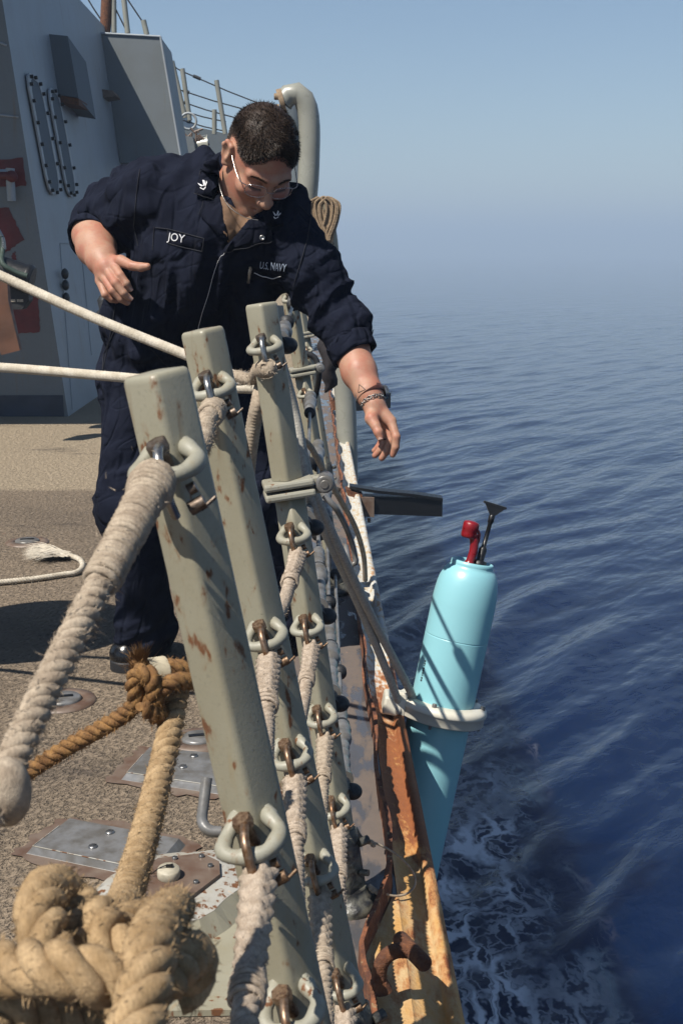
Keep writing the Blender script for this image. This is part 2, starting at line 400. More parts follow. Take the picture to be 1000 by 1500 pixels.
def build_sea():
    fine = np.concatenate([np.linspace(-42, -16, 90, endpoint=False), np.linspace(-16, 24, 560, endpoint=False), np.linspace(24, 50, 90, endpoint=False)])
    ang = np.radians(np.concatenate([fine, np.linspace(50, 318, 90, endpoint=False)]))
    r = np.concatenate([[.5, 2.5], np.geomspace(4.6, 120, 640, endpoint=False), np.geomspace(120, 9000, 90)])
    A, RR = np.meshgrid(ang, r); X = RR * np.sin(A); Y = RR * np.cos(A); Z = np.zeros_like(X)
    cell = np.gradient(r)[:, None] * np.ones_like(X)
    rg = np.random.default_rng(3)
    wx = .35 * np.sin(X * .5 + Y * .31) + .3 * np.sin(Y * .43 - X * .7 + 1); wy = .4 * np.sin(X * .61 + 2) + .3 * np.sin(Y * .37 + X * .2)
    for i in range(46):
        if i < 14: lam = rg.uniform(.85, 1.7); th = math.radians(rg.normal(-31, 8)); sl_ = .056
        elif i < 24: lam = rg.uniform(1.8, 4.5); th = math.radians(rg.normal(-40, 14)); sl_ = .016
        else: lam = rg.uniform(.22, .6); th = math.radians(rg.normal(-46, 30)); sl_ = .014
        k = 2 * np.pi / lam; a = sl_ / k; fade = np.clip(lam / (3.2 * cell) - .6, 0, 1)
        ph = k * ((X + wx) * math.cos(th) + (Y + wy) * math.sin(th)) + rg.uniform(0, 6.28)
        env = .55 + .45 * np.sin(X * rg.uniform(.2, .7) + Y * rg.uniform(.1, .4) + rg.uniform(0, 6))
        if i < 14:
            s_ = np.sin(ph); wave = (s_ + .35 * np.abs(s_) ** 3 - .1) * env   # peaked crests of the wake
            wave *= np.exp(-((X - 2.3) / 3.6) ** 2) * 1.0 + .45
        else: wave = np.sin(ph) * env
        Z += a * wave * fade
    n, m = X.shape; vs = np.stack([X, Y, Z + ZS], -1).reshape(-1, 3)
    i, j = np.meshgrid(np.arange(n - 1), np.arange(m), indexing='ij'); j2 = (j + 1) % m
    q = np.stack([i * m + j, (i + 1) * m + j, (i + 1) * m + j2, i * m + j2], -1).reshape(-1, 4)[:, ::-1]
    o = put('sea', mesh_np(vs, q), M['sea']); o['kind'] = 'structure'; o['label'] = 'dark blue rippled sea with lacy foam along the hull'
build_sea()

# ------------------------------------------------------------------ deck, side strip and deck edge
def sheet(name, x0, x1, y0, y1, z, mat, lab, ny=1):
    o = put(name, mesh([(x0, y0, z), (x1, y0, z), (x1, y1, z), (x0, y1, z)], [(0, 1, 2, 3)], False), mat); o['kind'] = 'structure'; o['label'] = lab
    return o
sheet('deck', -9, -.05, -2.5, 45, 0, M['nonskid'], 'brown gritty non-skid ship deck')
sheet('waterway', -.052, .15, -2.5, 45, .004, M['wet'], 'wet dark painted strip of deck along the ship side')
def profile_strip(name, prof, ys, mat, lab, wob=0.0, parent=None):
    """loft an open x,z profile along y; prof(y) -> list of (x,z)"""
    vs = []; fs = []; n = len(prof(ys[0]))
    for y in ys:
        for (x, z) in prof(y): vs.append((x + random.uniform(-wob, wob), y, z + random.uniform(-wob, wob)))
    for i in range(len(ys) - 1):
        for k in range(n - 1): fs.append((i * n + k, i * n + k + 1, (i + 1) * n + k + 1, (i + 1) * n + k))
    o = put(name, mesh(vs, fs, True), mat, parent)
    return o
ys = list(np.arange(-2.5, 6.5, .04)) + [8, 12, 20, 45]
def edgeprof(y):
    b = .003 * math.sin(y * 17) + .002 * math.sin(y * 41)
    return [(.1472, .0086), (.152, .004), (.196, -.010 + b * .4), (.199, -.004), (.204, .004 + b), (.214, .006 + b), (.223, .0 + b), (.226, -.012), (.226, -.045), (.221, -.05), (.09, -.07), (.04, -2.2), (-.3, -5.2)]
o = profile_strip('deck_edge', edgeprof, ys, M['edge'], ''); o['kind'] = 'structure'; o['label'] = 'rust streaked tan deck edge plate above the sea'
# ------------------------------------------------------------------ deckhouse
DH_A = G(100, 610); YW = DH_A.y; DH_B = P(5, 10, YW)
up = (DH_B - DH_A); SN = up.cross(V((0, 1, 0))).normalized()
if SN.x < 0: SN = -SN
def side(u, v, off=0.0): return on_plane(u, v, DH_A + SN * off, SN)
topz = side(118, 0).z
k = (topz - DH_A.z) / up.z; DH_T = DH_A + up * k
dh = thing('deckhouse', (DH_A.x, DH_A.y, 0), 'grey slab sided ship superstructure with red primer patches and navy base band', 'superstructure')
MB().add([DH_A, DH_T, (-7, YW, topz), (-7, YW, 0)], [(0, 1, 2, 3)]).build('end_wall', M['hull_end_shaded'], dh)
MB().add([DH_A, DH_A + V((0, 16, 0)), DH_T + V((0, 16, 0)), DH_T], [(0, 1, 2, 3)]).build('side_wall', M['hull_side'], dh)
MB().add([DH_T + V((-.002, .001, .002)), DH_T + V((-.002, 16, .002)), (-7, YW + 16, topz + .002), (-7, YW + .001, topz + .002)], [(0, 1, 2, 3)]).build('roof', M['hull_end_shaded'], dh)
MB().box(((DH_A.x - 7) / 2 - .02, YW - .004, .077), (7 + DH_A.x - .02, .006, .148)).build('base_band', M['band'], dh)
MB().box((-4.75, YW - .98, 3.35), (5.0, 1.956, .12)).build('added_overhang', M['hull_end_shaded'], dh)  # unseen overhang, added above the view to keep sun off the end wall
# weld seams and a dog-eared hatch outline on the walls
for a, b in (((88, 356), (116, 356)), ((88, 356), (106, 600)), ((118, 352), (134, 520))): MB().tube([side(*a, .004), side(*b, .004)], .0025, 6).build('weld_seam', M['hull_side'], dh)
for a, b in (((0, 168), (27, 171)), ((0, 62), (10, 66))): MB().tube([P(*a, YW - .004), P(*b, YW - .004)], .007, 6).build('weld_seam', M['hull_side'], dh)
def ragged(pts, n=9, amp=.005):
    out = []
    for a, b in zip(pts, pts[1:] + pts[:1]):
        for i in range(n): out.append(a.lerp(b, i / n) + V((random.uniform(-amp, amp), 0, random.uniform(-amp, amp))))
    return out
for poly in ([(-40, 234), (33, 231), (39, 272), (-40, 276)], [(-40, 310), (12, 303), (35, 350), (12, 368), (-40, 380)], [(14, 434), (56, 431), (58, 486), (18, 489)], [(17, 372), (22, 368), (24, 380), (19, 384)]):
    pts = ragged([P(u, v, YW - .004) for u, v in poly]); cen = sum(pts, V()) / len(pts); n = len(pts)
    MB().add(pts + [cen], [(i, (i + 1) % n, n) for i in range(n)]).build('primer_patch', M['red'], dh)
def access_panel(px):
    c = [side(u, v, .012) for u, v in px]                       # tl tr br bl
    pts = []
    for i in range(4):                                           # clip the corners
        a, p, b = c[i - 1], c[i], c[(i + 1) % 4]; ea = min(.12, (a - p).length * .3); eb = min(.12, (b - p).length * .3)
        pts += [p + (a - p).normalized() * ea, p + (a - p).normalized() * ea * .3 + (b - p).normalized() * eb * .3, p + (b - p).normalized() * eb]
    cen = sum(pts, V()) / len(pts); inn = []
    for p in pts:
        d = (cen - p); w_ = V((0, d.y, 0)); h_ = d - w_; inn.append(p + w_ * .26 + h_ * .06)
    n = len(pts); o = SN * .013
    fr_ = MB().add([p + o for p in pts] + [p + o for p in inn] + pts + inn,
             [(i, (i + 1) % n, (i + 1) % n + n, i + n) for i in range(n)] + [(i, i + 2 * n, (i + 1) % n + 2 * n, (i + 1) % n) for i in range(n)] +
             [(i + n, (i + 1) % n + n, (i + 1) % n + 3 * n, i + 3 * n) for i in range(n)]).build('access_panel', M['frame'], dh)
    ip = [p + SN * .010 for p in inn]
    MB().add(ip, [list(range(n))]).build('cover_plate', M['panel'], fr_)
    bm_ = MB()
    for a, b, a2, b2 in zip(pts, pts[1:] + pts[:1], inn, inn[1:] + inn[:1]):
        m_ = max(1, round((b - a).length / .17))
        for i in range(m_):
            p = a.lerp(b, (i + .5) / m_).lerp(a2.lerp(b2, (i + .5) / m_), .5)
            bm_.cyl(p + o, p + o + SN * .022, .013, n=8)
    b_ = bm_.build('bolt_row', M['black'], fr_); b_['kind'] = 'stuff'
access_panel([(35, 101), (58, 120), (90, 284), (70, 285)])
access_panel([(67, 125), (85, 136), (113, 287), (98, 289)])
# big equipment box on the side wall, small box, bracket
yb = side(148, 48).y
f_ = [P(u, v, yb) for u, v in ((147, 48), (235, 53), (266, 236), (176, 238))]
ebx = MB().hull(f_, (0, .95, .0)); ebx.build('equipment_box', M['hull_end_shaded'], dh)
MB().tube([P(235, 53, yb - .004), P(266, 236, yb - .004)], .012, 8).tube([P(147, 48, yb - .004), P(235, 53, yb - .004)], .012, 8).build('box_edge', M['hull_side'], dh)
ys_ = side(72, 50).y
f2_ = [P(u, v, ys_) for u, v in ((70, 49), (99, 52), (115, 143), (84, 138))]
MB().hull(f2_, (0, .75, -.08)).build('side_locker', M['panel'], dh)
MB().hull([P(84, 138.5, ys_ - .01), P(115, 143.5, ys_ - .01), P(128, 152, ys_ + .4), P(97, 147, ys_ + .4)], (0, 0, -.05)).build('locker_shelf', M['rust'], dh)
yk = side(150, 135).y
MB().hull([P(149, 130, yk), P(165, 132, yk), P(170, 140, yk), P(150, 143, yk)], (0, .3, 0)).build('bracket', M['plate_rust'], dh)
b_ = MB(); p = side(90, 418, .0)
for q in (-.09, 0, .08): b_.ball(p + V((0, 0, q)) + SN * .03, .045, 2, (.6, 1, .9))
b_.build('latch', M['black'], dh)
MB().tube([P(15, 246, YW - .08), P(15, 262, YW - .08), P(17, 294, YW - .08)], .03, 8).tube([P(-5, 254, YW - .08), P(17, 254, YW - .08)], .03, 8).build('pipe_stub', M['hull_side'], dh)
MB().tube([P(-8, 257, YW - .1), P(18, 257, YW - .1)], .028, 8).ball(P(17, 258, YW - .1), .04).build('valve_handle', M['red'], dh)
# lower bulkhead, vent drum and fittings forward of the box
yv = 16.0
MB().hull([P(u, v, yv) for u, v in ((262, 186), (300, 188), (330, 195), (352, 200), (352, 420), (262, 420))], (0, 1, 0)).build('forward_bulkhead', M['panel'], dh)
MB().hull([P(u, v, yv - 1.2) for u, v in ((268, 198), (282, 200), (290, 240), (272, 240))], (0, .8, 0)).build('fitting_box', M['hull_end_shaded'], dh)
MB().cyl(P(288, 216, yv - .9), P(306, 214, yv - .9), .12, .14, 16).build('vent_drum', M['davit'], dh)
v_ = MB()
for i in range(14):
    a = P(random.uniform(272, 292), random.uniform(190, 208), yv - 1.0); v_.tube([a, a + V((random.uniform(-.12, .12), 0, random.uniform(-.12, .12)))], .014, 6)
v_.build('lashings', M['plate_rust'], dh)['kind'] = 'stuff'
c_ = P(276, 177, yv - .8); MB().tube([c_ + V((math.cos(i * .393), 0, math.sin(i * .393))) * .095 for i in range(16)], .015, 6, closed=True).build('ring_buoy', M['hull_side'], dh)

# guard rails on the upper decks
def rail(name, lab, posts, wires, y, pr, wr, mats=None):
    b = P(*posts[0][1], y); th = thing(name, b, lab, 'guard rail')
    for i, (a, b) in enumerate(posts): MB().cyl(P(*a, y), P(*b, y), pr * (1 if i or not mats else 2.0), n=8).build('rail_post', (mats or {}).get(i, M['davit']), th)
    for a, b in wires:
        pa, pb = P(*a, y), P(*b, y); m_ = MB().tube([pa, pa.lerp(pb, .5) - V((0, 0, .012)), pb], wr, 6)
        q = pa.lerp(pb, .12); m_.tube([q, pa.lerp(pb, .2)], wr * 2.6, 6); m_.build('rail_wire', M['rubber'], th)
    return th
rail('guard_rail', 'thin wire guard rail with three leaning posts behind the grey equipment box', [((252, 89), (271, 172)), ((267, 100), (278, 176)), ((317, 117), (330, 196)), ((314, 160), (314, 196))],
     [((252, 93), (267, 104)), ((267, 104), (400, 159)), ((254, 128), (370, 163)), ((259, 146), (345, 172)), ((262, 160), (331, 178)), ((266, 175), (331, 192))], yv - .6, .03, .008)
rail('guard_rail', 'short guard rail with a rusty mast post on top of the grey superstructure', [((160, -80), (154, 46)), ((166, -30), (167, 47)), ((177, -40), (187, 48)), ((210, 29), (215, 50))],
     [((118, -20), (156, 40)), ((160, -45), (212, 36)), ((150, -30), (187, 48))], yb + .35, .028, .008, {0: M['rust']})
p = P(160, -80, yb + .35); MB().tube([p - V((0, 0, .01)), p + V((.3, .2, 9)), p + V((.5, .4, 31 - p.z))], [.056, .055, .03], 12).build('mast', M['rust'], dh)  # invented and out of view, added so the haze layer can reach this high
# ------------------------------------------------------------------ davit
yd = 7.2
dv = thing('davit', G(505, 690, 0), 'thick curved grey davit pipe rising from the deck edge behind the man', 'davit')
pts = spline([P(414, 149, yd), P(424, 138, yd), P(437, 137, yd), P(448, 152, yd), P(453, 185, yd), P(452, 250, yd), P(449, 315, yd), P(462, 380, yd), P(486, 450, yd), P(503, 560, yd), P(508, 640, yd), P(510, 730, yd)], .05)
MB().tube(pts, [.062] * len(pts), 20).build('pipe', M['davit'], dv)
pts = spline([P(414, 152, yd + .3), P(424, 160, yd + .3), P(434, 215, yd + .3), P(436, 300, yd + .3), P(452, 390, yd + .3)], .06)
MB().tube(pts, .05, 14).build('strut', M['panel'], dv)
MB().cyl(P(409, 150, yd), P(416, 148, yd), .075, n=18).hexbolt(P(409, 141, yd - .05), V((-1, 0, 0)), .02, .03).hexbolt(P(409, 157, yd - .05), V((-1, 0, 0)), .02, .03).build('flange', M['coil_rope'], dv)
MB().tube([P(474, 292, yd), P(482, 350, yd), P(488, 420, yd), P(494, 520, yd)], [.045, .05, .055, .06], 14).build('support_post', M['post'], dv)
m_ = MB()
for i in range(12):
    a = i / 11; ox = (i - 5.5) * .007
    c0 = P(475, 322, yd - .12) + V((ox, random.uniform(-.02, .02), random.uniform(-.01, .01)))
    lp = [c0 + V((math.sin(q) * (.036 + .008 * random.random()) + .02 * math.sin(2 * q), math.cos(q * 1.0) * .03, math.cos(q) * (.115 + .015 * random.random()))) for q in np.linspace(0, 6.28, 9)[:-1]]
    twisted(m_, lp + [lp[0]], .0085, .030, 3, .005, 0, sides=6)
label(m_.build('rope_coil', M['coil_rope'], None, P(475, 322, yd)), 'tan rope coil hanging on the grey davit over the sea', 'rope')
# dark cover hanging under the arm
m_ = MB(); c0 = P(482, 528, 5.4); m_.ball(c0, .12, 3, (.34, .5, 1.25)); m_.ball(P(478, 498, 5.4), .08, 3, (.45, .5, .9))
for i, v in enumerate(m_.v): m_.v[i] = tuple(V(v) + V((.012 * math.sin(v[2] * 60), .0, .008 * math.sin(v[0] * 90))))
label(m_.build('cover_bag', simple('dark_canvas', (.016, .011, .013), .8), None, c0), 'dark canvas cover bag bundled beside the davit foot', 'cover')
# ------------------------------------------------------------------ deck edge flange (rusty upright lip that turns inboard)
m_ = MB()
path = [(.140, 12), (.141, 6), (.139, 4.2), (.141, 3.4), (.137, 3.0), (.141, 2.6), (.138, 2.3), (.139, 2.1), (.136, 1.95), (.118, 1.88), (.095, 1.80), (.072, 1.73), (.070, 1.69), (.082, 1.58), (.092, 1.46), (.10, 1.2), (.10, -1)]
fl = spline([V((x, y, 0)) for x, y in path], .05); fr = frames(fl)
vs = []; fs = []
for i, (p, (t_, a, b)) in enumerate(zip(fl, fr)):
    nrm = V((t_.y, -t_.x, 0)); hgt = .046 + .004 * math.sin(i * 1.7) + random.uniform(-.003, .003); th_ = .0035 + random.uniform(0, .0015); lean_ = .006 * math.sin(i * .6)
    for s_, zz in ((-1, -.002), (-1, hgt), (1, hgt - .002), (1, -.012)): vs.append(p + nrm * (s_ * th_ + lean_ * (zz > .01)) + V((0, 0, zz)))
for i in range(len(fl) - 1):
    for k in range(3): fs.append((i * 4 + k, (i + 1) * 4 + k, (i + 1) * 4 + k + 1, i * 4 + k + 1))
o = put('edge_flange', mesh(vs, fs, False), M['flange']); o['kind'] = 'structure'; o['label'] = 'upright rusty flange along the wet deck strip'
o = put('edge_plate', mesh([(.139, 1.93, .0085), (.07, 1.71, .0085), (.10, 1.2, .0085), (.10, -1, .0085), (.1473, -1, .0085), (.1473, 1.93, .0085)], [(0, 1, 2, 3, 4, 5)], False), M['edge']); o['kind'] = 'structure'; o['label'] = 'tan rust stained plate outboard of the flange'

M['worn_pin'] = simple('worn_pin', (.20, .16, .13), .45, .7, vs=200, c2=(.09, .06, .04))
# ------------------------------------------------------------------ stanchions
H_EYE = [.985, .680, .524, .365, .20]
def post_proto(hinged, eyes, lab, shackles=True):
    th = thing('stanchion', (0, 0, 0), lab, 'stanchion', 'stanchions along the deck edge')
    s_, r_ = .0392, .0062; ring = []
    for k in range(4):
        cx, cy = ((1, 1), (-1, 1), (-1, -1), (1, -1))[k]
        for q in range(5):
            a = math.pi / 2 * (k + q / 4); ring.append((cx * (s_ / 2 - r_) + r_ * math.cos(a), cy * (s_ / 2 - r_) + r_ * math.sin(a)))
    ca, sa = math.cos(R(48)), math.sin(R(48)); ring = [(x * ca - y * sa, x * sa + y * ca) for x, y in ring]; n = len(ring)
    def tube_(z0, z1, top):
        zs = [(z0, 1)] + [(z0 + (z1 - z0) * i / 8, 1) for i in range(1, 8)]
        zs += [(z1 - .006, 1), (z1 - .003, .975), (z1 - .001, .93), (z1, .86)] if top else [(z1, 1)]
        vs = [(x * k, y * k, z) for z, k in zs for x, y in ring]
        fs = [(i * n + k, i * n + (k + 1) % n, (i + 1) * n + (k + 1) % n, (i + 1) * n + k) for i in range(len(zs) - 1) for k in range(n)]
        fs += [tuple(range((len(zs) - 1) * n, len(zs) * n))]
        return put('tube', mesh(vs, fs), M['post'], th)
    if hinged:
        tube_(.13, .758, False); tube_(.776, 1.06, True)
        for z, nm in ((.752, 0), (.769, 1)):
            m_ = MB(); m_.box((0, 0, z), (.082, .066, .0125), Matrix.Rotation(R(8), 3, 'Z'), .004)
            m_.box((.046, .002, z), (.026, .024, .0115), None, .003); m_.build('hinge_plate', M['eye'], th)
        MB().lathe((.060, -.022, .762), (0, 1, 0), [(.006, -.001), (.006, .001), (.0085, .001), (.0135, .0), (.015, .003), (.015, .044), (.012, .048)], 18).build('hinge_pin', M['plate'], th)
    else: tube_(.13, 1.06, True)
    m_ = MB(); vs = [(x * k, y * k, z) for z, k in ((.02, 1.26), (.07, 1.22), (.125, 1.2), (.148, 1.2), (.15, 1.12), (.15, 1.0)) for x, y in ring]
    m_.add(vs, [(i * n + k, i * n + (k + 1) % n, (i + 1) * n + (k + 1) % n, (i + 1) * n + k) for i in range(5) for k in range(n)], True)
    m_.lathe((0, 0, 0), (0, 0, 1), [(.05, .002), (.052, .008), (.05, .016), (.043, .022), (.036, .024), (.033, .04)], 24)
    m_.cyl((.03, 0, .12), (.046, .01, .12), .008, n=8).cyl((.026, -.01, .07), (.04, -.016, .07), .006, n=8)
    m_.build('socket', M['socket'], th)
    for i, h in enumerate(H_EYE):
        if i not in eyes: continue
        z = h + .008; j = random.uniform(-.002, .002); sh = random.uniform(-.003, .003)
        pts = spline([(-.011, -.010, z + .010), (-.015, -.022, z + .008), (-.0215, -.032, z + .002), (-.0205 + sh, -.045, z - .002), (-.010 + sh, -.055 + j, z - .004), (.010 + sh, -.055, z - .004), (.0205 + sh, -.045, z - .002), (.0215, -.032, z + .002), (.015, -.022, z + .008), (.011, -.010, z + .010)], .004)
        m_ = MB(); m_.tube(pts, [.0066 + .0007 * math.sin(q * .9) for q in range(len(pts))], 12)
        for sx in (-1, 1): m_.ball((sx * .0135, -.0165, z + .008), .0080, 2, (1, 1, .85)).ball((sx * .0115, -.013, z + .013), .0055, 1)
        pe = m_.build('padeye', M['eye'], th)
        if not shackles: continue
        rusty = i > 0
        bow = spline([(-.003, -.034, z + .014), (-.003, -.046, z + .016), (-.003, -.060, z + .010), (-.002, -.066, z - .006), (-.001, -.064, z - .022), (0, -.058, z - .034)], .003)
        MB().tube(bow, .0038, 10).ball((-.003, -.034, z + .013), .0062).build('shackle', M['rusty_steel'] if rusty else M['steel'], pe)
        b_ = MB(); ax = V((-.25, -.25, 1)).normalized(); p0 = V((-.004, -.036, z + .012))
        b_.cyl(p0 - ax * .02, p0, .0048, n=10).hexbolt(p0, ax, .0088, .009)
        b_.cyl((.010, -.05, z - .032), (.022, -.05, z - .028), .0055, n=8).cyl((.018, -.051, z - .034), (.030, -.047, z - .027), .0016, n=6).cyl((.012, -.05, z - .018), (.018, -.05, z - .016), .0045, n=8)
        b_.build('bolt', M['bolt'] if rusty else M['worn_pin'], pe)
    return th
def copy_tree(o, parent=None):
    c = o.copy(); COL.objects.link(c)
    if parent: c.parent = parent
    for ch in list(o.children): copy_tree(ch, c)
    return c
POSTS = [(.080, .905, .190), (.070, 1.415, .190), (.064, 1.908, .137), (.083, 3.88, .155), (.083, 5.6, .155)]
plain = post_proto(False, (0, 1, 2, 3, 4), 'nearest grey stanchion with rust spots and a heavy rope at its top eye')
hinge = post_proto(True, (0, 1, 2, 3, 4), 'grey hinged stanchion right in front of the man with the float sling behind it')
hinge2 = post_proto(True, (0, 1), 'far grey hinged stanchion under the man\'s outstretched sleeve')
def place(o, i):
    x, y, l = POSTS[i]; o.location = (x, y, 0); o.rotation_euler = (0, -math.atan(l), R((0, 2, -2, 4, 1)[i]))
second = copy_tree(plain); second['label'] = 'grey stanchion without hinge, second from the camera, against the man\'s waist'
place(plain, 0); place(second, 1); place(hinge, 2); place(hinge2, 3)
last = copy_tree(hinge2); last['label'] = 'farthest stanchion, partly hidden behind the hinged one near the black cover'; place(last, 4)
def eye(i, k, dy=-.062, dz=-.03):
    x, y, l = POSTS[i]; h = H_EYE[k] + dz
    return V((x - l * h, y + dy, h))
# ------------------------------------------------------------------ rope lifelines between the stanchions
WHICH = ['top', 'second', 'third', 'fourth', 'lowest']; PN = ['nearest stanchion', 'second stanchion', 'hinged stanchion before the man']
def lifeline(i, k, end, style, R_=.0105):
    a = eye(i, k); m_ = MB(); d = (end - a).normalized(); mid = a.lerp(end, .5) - V((0, 0, .012))
    L_ = (end - a).length
    # eye splice: a thick plaited stub round the shackle then a seizing, then laid rope
    e1 = a + d * .055; e2 = a + d * .105
    loop = spline([a + V((-.006, .004, .004)), a + V((-.008, -.006, -.012)) + d * .01, e1, e2], .004)
    mat = M[('rope_old', 'rope_pale', 'rope_pale', 'rope_old', 'rope_pale')[k]]
    if style == 0:                                               # fine-laid heavy rope with a wrapped throat
        twisted(m_, [a, e1, e2, mid, end], lambda t: R_ * (1.0 + .25 * math.exp(-(t * L_ / .05) ** 2)), .030, 3, .003, 1500, .007, rag=.12)
        wrap(m_, spline([a, e1, e2, mid, end], .002), .004, .075, lambda s_: R_ * (1.2 - 1.6 * s_))
    else:                                                        # plaited splice stub
        braided(m_, [a + V((0, .008, .004)), e1, e2 + d * .02], lambda t: R_ * (1.28 - .3 * t), .017, 28, .42)
        twisted(m_, [a + V((0, .008, .004)), e1, e2 + d * .02], lambda t: R_ * 1.0, .03, 3, .003, 2200, .006, rag=.3)
        wrap(m_, spline([e2, mid, end], .002), .010, .034, R_ * 1.06, .0023, .0046)
        twisted(m_, [e2, mid, end], R_ * .95, .030, 3, .003, 700, .006)
    m_.ball(a + V((0, .004, -.002)), R_ * 1.2, 2, (1, .8, 1))
    for _ in range(70):                                          # fraying at the eye
        q = a + V((random.gauss(0, .007), random.gauss(-.004, .006), random.gauss(-.004, .006))); dd = V((random.gauss(0, 1), random.gauss(-.3, 1), random.gauss(.2, 1))).normalized() * random.uniform(.004, .010); w_ = dd.orthogonal().normalized() * .0005
        m_.add([q - w_, q + w_, q + dd], [(0, 1, 2)])
    o = m_.build('lifeline_rope', mat, None, a)
    return o
for i in (0, 1, 2):
    for k in range(5):
        if i == 0:
            if k == 0: continue
            end = eye(0, k) + V((-.012, -.75, -.03))
        else:
            e_ = POSTS[i - 1]; h = H_EYE[k] - .02; end = V((e_[0] - e_[2] * h, e_[1] + .026, h))
            if i == 2 and k == 0: end = P(346, 550, 2.18)
        o = lifeline(i, k, end, 0 if k == 0 else 1)
        label(o, f'weathered lifeline rope shackled to {WHICH[k]} eye of the {PN[i]}', 'rope', 'rope lifelines between the stanchions')
a = P(229, 697, .838); m_ = MB()
pts = [a, P(201, 752, .79), P(157, 835, .735), P(95, 955, .67), P(40, 1065, .62), P(2, 1150, .585), P(-60, 1290, .53)]
twisted(m_, pts, lambda t: .0096 + .001 * math.exp(-(t / .05) ** 2), .027, 3, .0028, 2600, .007, rag=.14)
wp = spline(pts, .0015); d = (wp[40] - wp[0]).normalized()
wrap(m_, wp, .002, .125, lambda s_: .0121 - .016 * s_ + .0035 * math.exp(-((s_ - .014) / .012) ** 2))
for _ in range(70):
    q = wp[random.randrange(75)] + V((random.gauss(0, .01), random.gauss(-.004, .008), random.gauss(0, .01))); dd = V((random.gauss(0, 1), random.gauss(-.3, 1), random.gauss(.2, 1))).normalized() * random.uniform(.003, .009); w_ = dd.orthogonal().normalized() * .00035
    m_.add([q - w_, q + w_, q + dd], [(0, 1, 2)])
m_.ball(P(10, 1160, .578), .0128, 3, (1, 1, 1.5))
label(m_.build('lifeline_rope', M['rope_old'], None, a), 'thick wrapped lifeline rope sweeping from the nearest stanchion to the left edge', 'rope', 'rope lifelines between the stanchions')
# brown served line hanging behind the hinged stanchion and the carabiner that gathers the white ropes
m_ = MB(); braided(m_, [P(383, 566, 2.0), P(378, 590, 1.98), P(372, 620, 1.99), P(366, 660, 2.0), P(360, 720, 2.02)], .0125, .006, 20, .10)
label(m_.build('hanging_line', M['rope_old'], None, P(378, 590, 1.98)), 'short brown served line hanging between second and hinged stanchions', 'rope')
m_ = MB(); c0 = P(350, 552, 2.2); m_.tube(spline([c0 + V((.026 * math.cos(g), .006 * math.sin(g), .010 * math.sin(g) - .002)) for g in np.linspace(0, 6.28, 13)[:-1]], .004, True), .0034, 8, closed=True)
m_.ball(c0 + V((.028, 0, 0)), .006)
label(m_.build('carabiner', M['steel'], None, c0), 'steel carabiner joining the two white ropes beside the second stanchion', 'shackle')
for pts, lab in (([(-1.45, 2.8, 1.06), P(-200, 312, 2.60), P(0, 403, 2.48), P(130, 462, 2.40), P(258, 514, 2.32), P(325, 541, 2.28), P(381, 572, 2.25)], 'upper white braided rope crossing in front of the man\'s hip'),
                 ([(-1.45, 2.8, .85), P(-200, 527, 2.60), P(0, 538, 2.48), P(160, 551, 2.38), P(280, 562, 2.30), P(345, 568, 2.26), P(386, 569, 2.24)], 'lower white braided rope running level into the stanchions')):
    m_ = MB(); braided(m_, pts, .0098, .0078, 24, .17)
    for _ in range(500):
        i = random.randrange(len(m_.v)); q = V(m_.v[i]); dd = V((random.gauss(0, 1), random.gauss(0, 1), random.gauss(0, 1))).normalized() * .004; w_ = dd.orthogonal().normalized() * .0003
        m_.add([q - w_, q + w_, q + dd], [(0, 1, 2)])
    label(m_.build('white_rope', M['white_rope'], None, pts[3]), lab, 'rope', 'white ropes led to the rail')
# ------------------------------------------------------------------ wire lifelines from the hinged stanchion forward
for k in range(5):
    x, y, l = POSTS[2]; h = H_EYE[k]; a = V((x - l * h, y + .03, h)); x2, y2, l2 = POSTS[3]; b = V((x2 - l2 * h, y2 - .03, h))
    th = thing('wire_lifeline', a, f'wire lifeline with turnbuckle running forward at {WHICH[k]} level behind the hinged stanchion', 'wire', 'wire lifelines forward of the hinged stanchion')
    d = (b - a).normalized(); q = lambda s_: a + d * s_ + V((.017, 0, -.004 * math.sin(s_ * 1.6)))
    MB().tube([q(s_) for s_ in np.linspace(0, 1.94, 12)], .0046, 8).build('wire', M['plate'], th)
    m_ = MB(); m_.ball(q(.02) + V((.014, 0, -.004)), .0165, 3, (1.05, 1.2, .85)).cyl(q(.0), q(.05), .013, .011).build('end_boot', M['rubber'], th)
    s_ = MB(); pr = []
    for z_ in np.arange(.06, .46, .006):
        bulge = .0125 + .0012 * math.sin(z_ * 160) + (.005 if int(z_ * 13) % 3 == 0 else 0); pr.append((bulge, z_))
    s_.lathe(q(0), d, pr, 14).build('wrapped_sleeve', M['plate'], th)
    m_ = MB(); m_.lathe(q(1.52), d, [(.006, 0), (.015, .01), (.017, .05), (.0175, .16), (.021, .17), (.021, .20), (.014, .215), (.014, .30), (.019, .31), (.019, .35), (.008, .37)], 16)
    m_.build('turnbuckle', M['plate'], th)
    for s2 in (.30, .62, 1.46): MB().lathe(q(s2), d, [(.006, 0), (.0165, .004), (.0165, .02), (.006, .024)], 14).build('clamp_band', M['rubber'], th)
